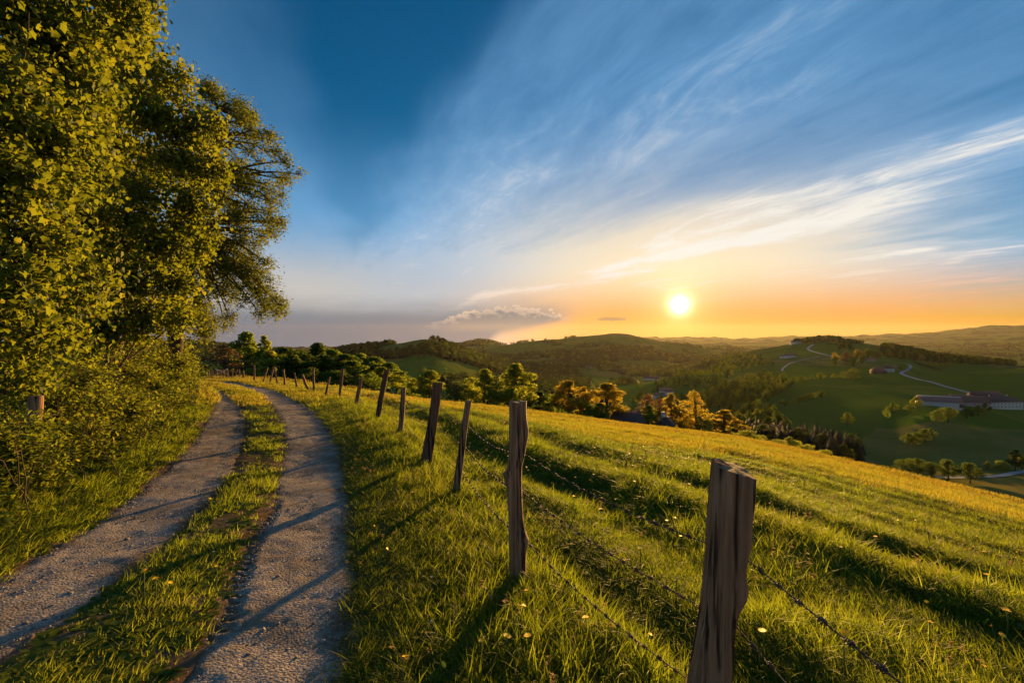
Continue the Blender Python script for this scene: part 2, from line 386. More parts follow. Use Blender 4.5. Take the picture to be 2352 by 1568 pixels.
class MB:
    def __init__(s): s.V = []; s.F = []; s.S = []; s.A = []; s.n = 0
    def add(s, V, F, a=0.0):
        V = np.asarray(V, float); s.V.append(V)
        for f in F: s.F.extend([i + s.n for i in f]); s.S.append(len(f))
        s.A.append(np.full(len(V), a) if np.isscalar(a) else np.asarray(a)); s.n += len(V)
    def addn(s, V, F, a):                                   # F: (m, k) array
        s.V.append(V); s.F.extend((F + s.n).ravel().tolist()); s.S.extend([F.shape[1]] * len(F)); s.A.append(a); s.n += len(V)
    def tube(s, P, rad, k=6, cap=True, a=0.0):
        P = np.asarray(P, float); n = len(P); rad = np.broadcast_to(np.asarray(rad, float), (n,))
        T = np.gradient(P, axis=0) if n > 2 else np.repeat((P[1:] - P[:1]), n, 0)
        T /= np.linalg.norm(T, axis=1)[:, None] + 1e-9
        ref = np.array([0, 0, 1.0]) if abs(T[0][2]) < .9 else np.array([1.0, 0, 0])
        U = np.cross(T, ref); U /= np.linalg.norm(U, axis=1)[:, None] + 1e-9; W = np.cross(T, U)
        an = np.arange(k) * 2 * math.pi / k
        V = P[:, None] + rad[:, None, None] * (np.cos(an)[None, :, None] * U[:, None] + np.sin(an)[None, :, None] * W[:, None])
        F = []
        for i in range(n - 1):
            for j in range(k): F.append((i * k + j, i * k + (j + 1) % k, (i + 1) * k + (j + 1) % k, (i + 1) * k + j))
        if cap: F.append(tuple(range(k))[::-1]); F.append(tuple((n - 1) * k + j for j in range(k)))
        s.add(V.reshape(-1, 3), F, a)
    def box(s, c, h, rz=0.0, a=0.0):
        V = np.array([(x, y, z) for x in (-1, 1) for y in (-1, 1) for z in (-1, 1)], float) * np.asarray(h)
        ca, sa = math.cos(rz), math.sin(rz); V = np.stack([V[:, 0] * ca - V[:, 1] * sa, V[:, 0] * sa + V[:, 1] * ca, V[:, 2]], 1) + np.asarray(c)
        s.add(V, [(0, 1, 3, 2), (4, 6, 7, 5), (0, 4, 5, 1), (2, 3, 7, 6), (0, 2, 6, 4), (1, 5, 7, 3)], a)
    def mesh(s, name, mat=None, smooth_=False, attr=None):
        return np_mesh(name, np.vstack(s.V), s.F, s.S, mat, smooth_, {attr: np.concatenate(s.A)} if attr else None)
    def obj(s, name, mat=None, parent=None, smooth_=False, attr=None):
        return link(name, s.mesh(name, mat, smooth_, attr), parent)
def link(name, me, parent=None, loc=None):
    o = bpy.data.objects.new(name, me); COL.objects.link(o)
    if parent: o.parent = parent
    if loc is not None: o.location = loc
    return o

# ------------------------------------------------------------------ materials
def material(name):
    m = bpy.data.materials.new(name); m.use_nodes = True; k = NT(m.node_tree); k.n.clear()
    out = k.node('ShaderNodeOutputMaterial'); return m, k, out
def principled(k, out, col, rough=.8, bump=None, bs=.3, bd=.02, spec=.2):
    b = k.node('ShaderNodeBsdfPrincipled')
    if isinstance(col, tuple): col = col + (1,)
    k.put(b.inputs['Base Color'], col); k.put(b.inputs['Roughness'], rough); b.inputs['Specular IOR Level'].default_value = spec
    if bump is not None:
        bn = k.node('ShaderNodeBump'); bn.inputs['Strength'].default_value = bs; bn.inputs['Distance'].default_value = bd
        k.l.new(bump, bn.inputs['Height']); k.l.new(bn.outputs[0], b.inputs['Normal'])
    k.l.new(b.outputs[0], out.inputs[0]); return b
def leaf_mat(name, stops, trans=.45, attr='rnd', tcol=(.55, .60, .05), rough=.6, spec=.06, objrand=False, patch=None):
    """leaves and blades: reflect, and let light through from behind"""
    m, k, out = material(name)
    if objrand: f = k.node('ShaderNodeObjectInfo').outputs['Random']
    else: f = k.node('ShaderNodeAttribute', attribute_name=attr).outputs['Fac']
    col = k.ramp(f, stops)
    if patch:
        pos = k.node('ShaderNodeNewGeometry').outputs['Position']
        for sc_, c2, lo, hi in patch: col = k.mix(k.step(k.noise(pos, sc_, 3, .55), lo, hi, 0, .85), col, c2)
    b = k.node('ShaderNodeBsdfPrincipled'); k.l.new(col, b.inputs['Base Color']); b.inputs['Roughness'].default_value = rough
    b.inputs['Specular IOR Level'].default_value = spec
    t = k.node('ShaderNodeBsdfTranslucent'); k.l.new(k.mix(.45, k.mix(1.0, col, (2.2, 2.2, 2.2), 'MULTIPLY'), tcol), t.inputs[0])
    x = k.node('ShaderNodeMixShader'); x.inputs[0].default_value = trans
    k.l.new(b.outputs[0], x.inputs[1]); k.l.new(t.outputs[0], x.inputs[2]); k.l.new(x.outputs[0], out.inputs[0])
    return m
def flat_mat(name, col, rough=.8, nscale=0, amt=.3, bump=0.0, spec=.2, coord='Object'):
    m, k, out = material(name)
    if nscale:
        tc = k.node('ShaderNodeTexCoord').outputs[coord]; n = k.noise(tc, nscale, 5, .6)
        c = k.mix(k.step(n, .3, .7), tuple(v * (1 - amt) for v in col), tuple(min(1, v * (1 + amt)) for v in col))
        principled(k, out, c, rough, n if bump else None, .4, bump, spec)
    else: principled(k, out, col, rough, spec=spec)
    return m
M = {}
def bark(name, c1, c2, sc=6.0):
    m, k, out = material(name); tc = k.node('ShaderNodeTexCoord').outputs['Object']
    n = k.noise(k.v('MULTIPLY', tc, (sc, sc, sc * .25)), 1.0, 6, .65); n2 = k.noise(tc, 1.5, 3, .5)
    c = k.mix(k.step(n, .35, .68), c1, c2); c = k.mix(k.step(n2, .5, .75, 0, .5), c, (.10, .11, .05))
    principled(k, out, c, .9, n, .6, .03); M[name] = m
bark('bark', (.045, .03, .02), (.15, .105, .07)); bark('bark_pale', (.14, .09, .055), (.34, .25, .16)); bark('stem', (.06, .035, .02), (.16, .095, .05))
def wood(name, c1, c2, c3):
    m, k, out = material(name); tc = k.node('ShaderNodeTexCoord').outputs['Object']
    g = k.noise(k.v('MULTIPLY', tc, (38, 38, 1.6)), 1.0, 7, .62, .25); g2 = k.noise(k.v('MULTIPLY', tc, (10, 10, .9)), 1.0, 4, .6)
    crack = k.step(k.noise(k.v('MULTIPLY', tc, (26, 26, .8)), 1.0, 3, .6), .55, .64)
    c = k.mix(k.step(g, .3, .7), c1, c2); c = k.mix(k.step(g2, .45, .72, 0, .8), c, c3); c = k.mix(crack, c, tuple(v * .25 for v in c1))
    lich = k.step(k.noise(tc, 14, 5, .7), .64, .72, 0, .55); c = k.mix(lich, c, (.20, .21, .13))
    hgt = k.m('SUBTRACT', k.m('ADD', g, k.m('MULTIPLY', g2, .6)), k.m('MULTIPLY', crack, 1.1))
    principled(k, out, c, .88, hgt, .8, .012); M[name] = m
wood('post_wood', (.185, .085, .038), (.46, .255, .128), (.31, .165, .082)); wood('post_brown', (.115, .052, .024), (.26, .13, .063), (.17, .085, .045))
M['wire'] = flat_mat('wire', (.085, .055, .04), .6, 40, .5, spec=.4)

# ------------------------------------------------------------------ terrain
def land_material():
    m, k, out = material('land')
    pos = k.node('ShaderNodeNewGeometry').outputs['Position']
    far = k.node('ShaderNodeAttribute', attribute_name='far').outputs['Fac']
    wood_ = k.node('ShaderNodeAttribute', attribute_name='wooded').outputs['Fac']
    earth = k.node('ShaderNodeAttribute', attribute_name='earth').outputs['Fac']
    n1 = k.noise(pos, .35, 5, .6); n2 = k.noise(pos, 3.0, 5, .65); n3 = k.noise(pos, .03, 4, .6)
    c = k.mix(k.step(n2, .3, .7), (.040, .066, .010), (.085, .105, .018))
    c = k.mix(k.step(n1, .42, .68, 0, .7), c, (.115, .105, .022))
    c = k.mix(earth, c, k.mix(k.step(n2, .35, .65), (.10, .062, .038), (.17, .11, .07)))
    vo = k.node('ShaderNodeTexVoronoi', feature='F1'); k.l.new(k.v('MULTIPLY', pos, (1 / 170, 1 / 210, 0)), vo.inputs['Vector']); vo.inputs['Scale'].default_value = 1
    fr = k.sep(vo.outputs['Color'])[0]
    cf = k.ramp(fr, [(0, (.085, .140, .014)), (.3, (.120, .165, .018)), (.5, (.150, .165, .022)), (.72, (.095, .150, .016)), (.86, (.20, .160, .040)), (1, (.130, .172, .020))], 'CONSTANT')
    cf = k.mix(k.step(n3, .4, .65, 0, .6), cf, (.075, .120, .018)); cf = k.mix(k.step(n1, .4, .7, 0, .35), cf, (.10, .115, .03))
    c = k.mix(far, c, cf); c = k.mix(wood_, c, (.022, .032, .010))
    principled(k, out, c, 1.0, k.m('ADD', n2, k.m('MULTIPLY', n1, 2.0)), .5, .06, .0); return m
M['land'] = land_material()

def wooded_mask(x, y):
    """patches of wood on the hills"""
    f = fbm(x / 300, y / 300, 4, 51, .55)
    D = np.maximum(y, 1)
    thr = np.interp(np.log(D), [math.log(500), math.log(900), math.log(2000), math.log(4000), math.log(9000)], [.68, .60, .565, .555, .55])
    return (f > thr) & (D > 520)

def build_terrain():
    az = np.radians(np.concatenate([np.arange(-180, -74, 4.0), np.arange(-72, -56, .8), np.arange(-56, 56, .27), np.arange(56, 73, .8), np.arange(76, 180, 4.0)]))
    r = [0.35]
    while r[-1] < 12450: r.append(r[-1] * (1.0125 if r[-1] < 70 else 1.02))
    r = np.array(r); A, Rr = np.meshgrid(az, r)
    keep = (np.abs(A) < R(73)) | (Rr < 45)
    X = Rr * np.sin(A); Y = Rr * np.cos(A); z = ground(X.ravel(), Y.ravel()).reshape(X.shape)
    V = np.stack([X, Y, z], -1).reshape(-1, 3); na = len(az); nr = len(r)
    idx = np.arange(nr * na).reshape(nr, na)
    a = idx[:-1]; b = idx[1:]; q = np.stack([a, np.roll(a, -1, 1), np.roll(b, -1, 1), b], -1)
    ok = keep[:-1] & keep[1:] & np.roll(keep, -1, 1)[:-1] & np.roll(keep, -1, 1)[1:]
    q = q[ok]
    V = np.vstack([V, [[0, 0, gz(0, 0)]]]); c = len(V) - 1
    fan = np.stack([idx[0], np.full(na, c), np.roll(idx[0], -1)], 1)
    flat = np.concatenate([q[:, ::-1].ravel(), fan.ravel()]); sizes = np.concatenate([np.full(len(q), 4), np.full(len(fan), 3)])
    rr = np.hypot(V[:, 0], V[:, 1]); far = sstep(rr, 110, 260)
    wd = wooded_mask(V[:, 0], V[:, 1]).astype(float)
    sd, _ = poly_dist(V[:, 0], V[:, 1], FENCE); earth = np.zeros(len(V)); nr_ = rr < 100
    for L_, R_ in (RUT_L, RUT_R):
        cc = [tuple(v) for v in ((L_ + R_) / 2)[::4]]; d, _ = poly_dist(V[nr_, 0], V[nr_, 1], cc)
        earth[nr_] = np.maximum(earth[nr_], 1 - sstep(np.abs(d), .55, 1.15))
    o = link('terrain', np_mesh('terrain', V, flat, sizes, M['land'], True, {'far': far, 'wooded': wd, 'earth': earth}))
    tag(o, kind='structure'); return V
TV = build_terrain()
ZMIN = float(TV[:, 2].min()); ZMAX = float(TV[:, 2].max())
print('TERRAIN z', ZMIN, ZMAX)
def build_haze():
    top = max(ZMAX, 30) + 12; bot = ZMIN - 1.5
    b = MB(); b.box((0, 5700, (top + bot) / 2), (12600, 7000, (top - bot) / 2))
    m, k, out = material('haze_air'); v = k.node('ShaderNodeVolumePrincipled')
    v.inputs['Color'].default_value = (1.0, .91, .80, 1); v.inputs['Density'].default_value = HAZE_D; v.inputs['Anisotropy'].default_value = .55
    k.l.new(v.outputs[0], out.inputs['Volume'])
    o = b.obj('haze', m); tag(o, 'thin golden evening haze over the valley', 'haze', kind='stuff')
HAZE_D = 0.65e-5
build_haze()

# ------------------------------------------------------------------ scattering (uncountable ground cover only)
def proto_collection(name, meshes):
    c = bpy.data.collections.new(name)
    for i, me in enumerate(meshes):
        o = bpy.data.objects.new('%s_%02d' % (name, i), me); c.objects.link(o)
    return c
def scatter(name, P, rot, scl, idx, coll, label, cat, parent=None):
    me = bpy.data.meshes.new(name); P = np.asarray(P, np.float32); n = len(P)
    me.vertices.add(n); me.vertices.foreach_set('co', P.ravel())
    a = me.attributes.new('rot', 'FLOAT_VECTOR', 'POINT'); a.data.foreach_set('vector', np.asarray(rot, np.float32).ravel())
    scl = np.asarray(scl, np.float32); scl = np.repeat(scl[:, None], 3, 1) if scl.ndim == 1 else scl
    a = me.attributes.new('scl', 'FLOAT_VECTOR', 'POINT'); a.data.foreach_set('vector', np.ascontiguousarray(scl).ravel())
    a = me.attributes.new('idx', 'INT', 'POINT'); a.data.foreach_set('value', np.asarray(idx, np.int32))
    o = link(name, me, parent)
    g = bpy.data.node_groups.new(name, 'GeometryNodeTree')
    g.interface.new_socket('Geometry', in_out='INPUT', socket_type='NodeSocketGeometry')
    g.interface.new_socket('Geometry', in_out='OUTPUT', socket_type='NodeSocketGeometry')
    N = g.nodes; gi = N.new('NodeGroupInput'); go = N.new('NodeGroupOutput')
    ci = N.new('GeometryNodeCollectionInfo'); ci.inputs[0].default_value = coll
    ci.inputs['Separate Children'].default_value = True; ci.inputs['Reset Children'].default_value = True
    ip = N.new('GeometryNodeInstanceOnPoints'); ip.inputs['Pick Instance'].default_value = True
    def attr(nm, t):
        x = N.new('GeometryNodeInputNamedAttribute'); x.data_type = t; x.inputs['Name'].default_value = nm
        return [s for s in x.outputs if s.enabled][0]
    er = N.new('FunctionNodeEulerToRotation')
    g.links.new(attr('rot', 'FLOAT_VECTOR'), er.inputs[0]); g.links.new(er.outputs[0], ip.inputs['Rotation'])
    g.links.new(attr('scl', 'FLOAT_VECTOR'), ip.inputs['Scale']); g.links.new(attr('idx', 'INT'), ip.inputs['Instance Index'])
    g.links.new(gi.outputs[0], ip.inputs['Points']); g.links.new(ci.outputs[0], ip.inputs['Instance']); g.links.new(ip.outputs[0], go.inputs[0])
    md = o.modifiers.new('scatter', 'NODES'); md.node_group = g
    if parent: tag(o, kind='stuff')
    else: tag(o, label, cat, kind='stuff')
    return o

# ------------------------------------------------------------------ gravel track
def gravel_material():
    m, k, out = material('gravel')
    pos = k.node('ShaderNodeNewGeometry').outputs['Position']; e = k.node('ShaderNodeAttribute', attribute_name='edge').outputs['Fac']
    n1 = k.noise(pos, 2.2, 5, .65); n2 = k.noise(pos, 45, 4, .7); n3 = k.noise(pos, .5, 3, .5)
    vo = k.node('ShaderNodeTexVoronoi', feature='F1'); k.l.new(pos, vo.inputs['Vector']); vo.inputs['Scale'].default_value = 62
    vo2 = k.node('ShaderNodeTexVoronoi', feature='F1'); k.l.new(pos, vo2.inputs['Vector']); vo2.inputs['Scale'].default_value = 24
    c = k.mix(k.step(n2, .35, .65), (.20, .155, .122), (.42, .34, .27))
    pale = k.m('MULTIPLY', k.step(vo.outputs['Distance'], .42, .2), k.step(k.sep(vo.outputs['Color'])[0], .55, .8))
    c = k.mix(pale, c, (.50, .43, .35))
    pale2 = k.m('MULTIPLY', k.step(vo2.outputs['Distance'], .38, .25), k.step(k.sep(vo2.outputs['Color'])[0], .82, .9))
    c = k.mix(pale2, c, (.42, .36, .29))
    c = k.mix(k.step(n1, .42, .66, 0, .7), c, (.17, .118, .078)); c = k.mix(k.step(n3, .52, .70, 0, .6), c, (.115, .085, .062))
    ed = k.step(k.m('ADD', e, k.m('MULTIPLY', k.m('SUBTRACT', n1, .5), .9)), .55, .95)
    c = k.mix(ed, c, k.mix(k.step(n2, .35, .65), (.10, .058, .034), (.19, .118, .072)))
    h = k.m('ADD', k.m('SUBTRACT', 1.0, vo.outputs['Distance']), k.m('ADD', n2, k.m('MULTIPLY', pale2, 1.2)))
    principled(k, out, c, .95, h, .5, .010, .05); return m
M['gravel'] = gravel_material()
def build_rut(name, L_, R_, label, seed, tread=False):
    ctr = (L_ + R_) / 2; pl = np.hstack([L_, R_]); seg = np.hypot(*np.diff(ctr, axis=0).T); s = np.concatenate([[0], np.cumsum(seg)])
    q = [0.0]
    while q[-1] < s[-1]:
        c = np.array([np.interp(q[-1], s, ctr[:, i]) for i in (0, 1)]); r = np.hypot(*c); q.append(q[-1] + max(.03, r * .009 if c[1] > 0 else .25))
    q = np.array(q); Q = np.stack([np.interp(q, s, pl[:, i]) for i in range(4)], 1); W = 31; u = np.linspace(0, 1, W)
    mid = (Q[:, :2] + Q[:, 2:]) / 2; half = (Q[:, 2:] - Q[:, :2]) / 2
    wl = 1.26 + .36 * (fbm(q * 1.3, q * 0 + seed, 3, seed) - .5); wr = 1.26 + .36 * (fbm(q * 1.3, q * 0 + 40 + seed, 3, seed) - .5)
    uu = u * 2 - 1; off = np.where(uu[None] < 0, uu[None] * wl[:, None], uu[None] * wr[:, None])
    X = mid[:, None, 0] + half[:, None, 0] * off; Y = mid[:, None, 1] + half[:, None, 1] * off
    z = ground(X.ravel(), Y.ravel()).reshape(X.shape)
    e = np.abs(uu)[None] * np.ones_like(X)
    z = z + .026 - .062 * e ** 5 + .022 * (fbm(X * 2.5, Y * 2.5, 3, 61) - .5) + .014 * (fbm(X * 14, Y * 14, 2, 62) - .5)
    if tread:                                            # a tractor tyre has pressed its lugs into the soft edge
        band = sstep(u, .03, .05) * (1 - sstep(u, .17, .19)); part = sstep(Y, 2.6, 3.1) * (1 - sstep(Y, 5.4, 6.2))
        arc = q[:, None]; lug = np.sin(arc * 2 * math.pi / .115 + (u[None] * 18)); z = z - part * band[None] * (.014 + .012 * np.sign(lug) * np.minimum(1, np.abs(lug) * 2))
    n, w = X.shape; idx = np.arange(n * w).reshape(n, w)
    f = np.stack([idx[:-1, :-1], idx[:-1, 1:], idx[1:, 1:], idx[1:, :-1]], -1).reshape(-1, 4)
    o = link(name, np_mesh(name, np.stack([X, Y, z], -1).reshape(-1, 3), f.ravel(), np.full(len(f), 4), M['gravel'], True, {'edge': e.ravel()}))
    tag(o, label, 'track', kind='structure'); return o
TR_L = build_rut('wheel_track', *RUT_L, 'left gravel wheel track below the hedge', 3)
TR_R = build_rut('wheel_track', *RUT_R, 'right gravel wheel track nearer the post fence', 8, True)

def rut_uv(x, y, rt):
    """cross coordinate (-1..1 inside) of points in a wheel track"""
    c = (rt[0] + rt[1]) / 2; hw = np.hypot(*(rt[1] - rt[0]).T) / 2; c2 = c[::3]; d, arc = poly_dist(x, y, [tuple(v) for v in c2])
    s = np.concatenate([[0], np.cumsum(np.hypot(*np.diff(c2, axis=0).T))]); return d / np.interp(arc, s, hw[::3])
def stone_mesh(seed, mat):
    g = np.random.default_rng(seed); t = (1 + 5 ** .5) / 2
    V = np.array([(-1, t, 0), (1, t, 0), (-1, -t, 0), (1, -t, 0), (0, -1, t), (0, 1, t), (0, -1, -t), (0, 1, -t), (t, 0, -1), (t, 0, 1), (-t, 0, -1), (-t, 0, 1)], float)
    V /= np.linalg.norm(V[0]); V *= g.uniform(.7, 1.15, (12, 1)); V *= np.array([1, g.uniform(.6, .9), g.uniform(.35, .6)])
    Fc = [(0, 11, 5), (0, 5, 1), (0, 1, 7), (0, 7, 10), (0, 10, 11), (1, 5, 9), (5, 11, 4), (11, 10, 2), (10, 7, 6), (7, 1, 8), (3, 9, 4), (3, 4, 2), (3, 2, 6), (3, 6, 8), (3, 8, 9), (4, 9, 5), (2, 4, 11), (6, 2, 10), (8, 6, 7), (9, 8, 1)]
    b = MB(); b.add(V, Fc); return b.mesh('stone', mat)
def stone_material():
    m, k, out = material('stone'); f = k.node('ShaderNodeObjectInfo').outputs['Random']; pos = k.node('ShaderNodeNewGeometry').outputs['Position']
    c = k.ramp(f, [(0, (.10, .085, .07)), (.35, (.20, .17, .145)), (.7, (.31, .275, .24)), (1, (.46, .42, .37))]); n = k.noise(pos, 90, 4, .6)
    principled(k, out, k.mix(k.step(n, .3, .7, 0, .5), c, (.13, .10, .075)), .85, n, .4, .003); return m
M['stone'] = stone_material()
STONES = [stone_mesh(i, M['stone']) for i in range(6)]
def scatter_stones():
    P = []; S = []
    for rt, sd in ((RUT_L, 1), (RUT_R, 2)):
        n = 26000; t = rng.random(n) ** 1.7; c = (rt[0] + rt[1]) / 2; hw = (rt[1] - rt[0]) / 2
        ok = (c[:, 1] > 0.8) & (c[:, 1] < 26); ids = np.where(ok)[0]; ii = ids[0] + (ids[-1] - ids[0]) * t; i0 = ii.astype(int); f = ii - i0
        cc = c[i0] * (1 - f[:, None]) + c[np.minimum(i0 + 1, len(c) - 1)] * f[:, None]; u = rng.uniform(-1.05, 1.05, n)
        cl = fbm(cc[:, 0] * 3 + u * 2, cc[:, 1] * 3, 2, 70 + sd); kp = rng.random(n) < np.clip((cl - .25) * 2.2, .1, 1)
        p = (cc + hw[i0] * u[:, None])[kp]; P.append(p); S.append((.0035 + .013 * rng.random(len(p)) ** 3.5) * np.clip(.7 + np.hypot(*p.T) * .05, .7, 1.8))
    P = np.vstack(P); S = np.concatenate(S); z = ground(P[:, 0], P[:, 1]) + .022
    rot = rng.uniform(-.5, .5, (len(P), 3)); rot[:, 2] = rng.uniform(0, 6.28, len(P))
    scatter('gravel_stones', np.column_stack([P, z]), rot, S, rng.integers(0, 6, len(P)), proto_collection('stone_kind', STONES), 'loose grey gravel strewn over both wheel tracks', 'gravel')
    for (px, py, sz) in [(570, 1513, .026), (548, 1450, .03), (605, 1455, .02), (700, 1380, .018), (640, 1330, .02), (730, 1290, .018), (560, 1600, .03), (680, 1520, .017), (500, 1560, .02), (742, 1480, .016),
                         (660, 1235, .018), (690, 1175, .02), (700, 1065, .022), (705, 1085, .02), (715, 1110, .02), (625, 1400, .016), (756, 1410, .015), (590, 1310, .018), (640, 1440, .015), (720, 1440, .014)]:
        p = hit(px, py, .8); o = link('stone', STONES[int(px) % 6], TR_R, (p[0], p[1], p[2] + .025)); o.scale = (sz, sz, sz); o.rotation_euler = (0, 0, px)
    for (px, py, sz) in [(330, 1225, .03), (290, 1245, .034), (310, 1195, .026), (250, 1290, .028), (350, 1170, .022), (210, 1330, .026), (160, 1370, .024), (270, 1270, .02), (120, 1400, .026), (380, 1150, .02), (300, 1260, .022), (225, 1300, .022), (60, 1440, .026), (190, 1300, .02)]:
        p = hit(px, py, .8); o = link('stone', STONES[int(px) % 6], TR_L, (p[0], p[1], p[2] + .025)); o.scale = (sz, sz, sz); o.rotation_euler = (0, 0, px)
scatter_stones()

# ------------------------------------------------------------------ grass
GRASS = leaf_mat('grass_blade', [(0, (.054, .092, .008)), (.4, (.088, .130, .010)), (.75, (.132, .152, .014)), (.92, (.145, .140, .028)), (1, (.20, .165, .055))], .60, tcol=(.52, .58, .02), rough=.55, spec=.12, attr='rnd',
                 patch=[(.55, (.125, .115, .018), .50, .72), (2.3, (.045, .085, .010), .50, .70)])
GRASS_FAR = leaf_mat('grass_blade_dry', [(0, (.060, .080, .009)), (.4, (.095, .098, .011)), (.75, (.130, .106, .016)), (1, (.19, .125, .036))], .52, tcol=(.50, .40, .025), rough=.6, spec=.08, attr='rnd',  # drier, more golden grass of the far meadow
                     patch=[(.10, (.165, .096, .017), .40, .62), (.7, (.060, .090, .012), .52, .70)])
GRASS_MID = leaf_mat('grass_blade_mid', [(0, (.056, .083, .009)), (.4, (.090, .110, .011)), (.75, (.130, .128, .016)), (1, (.21, .158, .05))], .58, tcol=(.58, .54, .025), rough=.6, spec=.08, attr='rnd', patch=[(.16, (.185, .118, .020), .38, .62), (1.2, (.050, .086, .010), .52, .70)])
HERB = leaf_mat('herb_leaf', [(0, (.045, .085, .012)), (.6, (.085, .130, .020)), (1, (.13, .155, .028))], .42, tcol=(.36, .42, .03))
SEED = leaf_mat('seed_head', [(0, (.20, .15, .07)), (.5, (.28, .18, .09)), (1, (.22, .10, .06))], .35, tcol=(.5, .35, .12))
def blades(n, rad, h0, h1, w, bend, seed, mat, seg=3):
    g = np.random.default_rng(seed); a = g.uniform(0, 6.283, n); rr = rad * np.sqrt(g.random(n)); bx, by = rr * np.cos(a), rr * np.sin(a)
    ln = g.uniform(h0, h1, n) * np.clip(g.normal(1, .12, n), .6, 1.3); yaw = a + g.normal(0, 1.0, n); bd = bend * g.uniform(.2, 1.35, n); ww = w * g.uniform(.7, 1.3, n)
    V = []; rnd = g.random(n)
    dx, dy = np.cos(yaw), np.sin(yaw); tw = g.uniform(0, 6.28, n); sx, sy = -np.sin(yaw + .6 * np.sin(tw)), np.cos(yaw + .6 * np.sin(tw))
    th = g.uniform(.02, .35, n); px, py, pz = bx.copy(), by.copy(), np.full(n, -.01)
    for i in range(seg + 1):
        wf = ww * (1 - (i / seg) ** 2) * (.75 if i == 0 else 1)
        if i < seg:
            V.append(np.stack([px + sx * wf, py + sy * wf, pz], 1)); V.append(np.stack([px - sx * wf, py - sy * wf, pz], 1))
        else: V.append(np.stack([px, py, pz], 1))
        st = ln / seg; px = px + dx * np.sin(th) * st; py = py + dy * np.sin(th) * st; pz = pz + np.cos(th) * st; th = th + bd / seg
    k = 2 * seg + 1; V = np.stack(V, 1).reshape(-1, 3); base = (np.arange(n) * k)[:, None]
    quads = np.vstack([base + np.array([[2 * i, 2 * i + 1, 2 * i + 3, 2 * i + 2]]) for i in range(seg - 1)]); tri = base + np.array([[2 * seg - 2, 2 * seg - 1, 2 * seg]])
    b = MB(); b.addn(V, quads, np.repeat(rnd, k)); me = np_mesh('tuft', V, np.concatenate([quads.ravel(), tri.ravel()]), np.concatenate([np.full(len(quads), 4), np.full(len(tri), 3)]), mat, False, {'rnd': np.repeat(rnd, k)})
    return me
def rosette(seed, n, ln, wd, tilt, mat, h=0.0):
    g = np.random.default_rng(seed); b = MB()
    for i in range(n):
        a = g.uniform(0, 6.283); t = tilt * g.uniform(.4, 1.5); L_ = ln * g.uniform(.6, 1.2); w = wd * g.uniform(.7, 1.2); z0 = h * g.random()
        c, s_ = math.cos(a), math.sin(a); pts = []
        for (u, v) in ((0, .12), (.35, .9), (.7, 1.0), (1, 0)):
            zz = z0 + L_ * (u * math.sin(t) - .35 * u * u)
            for sg in ((1, -1) if v else (0,)): pts.append((c * u * L_ * math.cos(t) - s_ * sg * v * w, s_ * u * L_ * math.cos(t) + c * sg * v * w, zz + .25 * abs(v) * w))
        b.add(pts, [(0, 1, 3, 2), (2, 3, 5, 4), (4, 5, 6)], g.random())
    if h: b.tube([(0, 0, 0), (.01, 0, h * .6), (0, .01, h)], .003, 4, a=.2)
    return b.mesh('herb', mat, False, 'rnd')
def stalk(seed, h, mat):
    g = np.random.default_rng(seed); b = MB()
    for i in range(3):
        hh = h * g.uniform(.7, 1.1); dx, dy = g.uniform(-.12, .12, 2); x0, y0 = g.uniform(-.03, .03, 2)
        P = [(x0, y0, 0), (x0 + dx * .3, y0 + dy * .3, hh * .55), (x0 + dx, y0 + dy, hh)]; b.tube(P, [.0016, .0013, .001], 3, False, .1)
        for j in range(14):
            q = np.array(P[2]) + np.array([g.normal(0, .006), g.normal(0, .006), -hh * .22 * g.random()]); d = g.normal(0, .010, 3)
            b.add([q, q + d + [0, 0, .008], q - d * .5 + [0, 0, .012]], [(0, 1, 2)], g.random())
    return b.mesh('stalk', mat, False, 'rnd')
PROTO = [blades(15, .055, .04, .10, .0024, 1.3, i, GRASS) for i in range(3)] \
    + [blades(15, .065, .09, .20, .0029, 1.1, 10 + i, GRASS) for i in range(3)] \
    + [blades(14, .075, .18, .38, .0036, 1.25, 20 + i, GRASS, 4) for i in range(3)] \
    + [rosette(31, 9, .10, .022, .5, HERB), rosette(32, 14, .055, .016, .7, HERB, .16), stalk(33, .42, SEED)] \
    + [blades(120, .42, .07, .20, .0062, 1.0, 40 + i, GRASS_MID) for i in range(3)] \
    + [blades(260, 1.15, .08, .22, .017, .9, 50 + i, GRASS_FAR, 2) for i in range(3)]
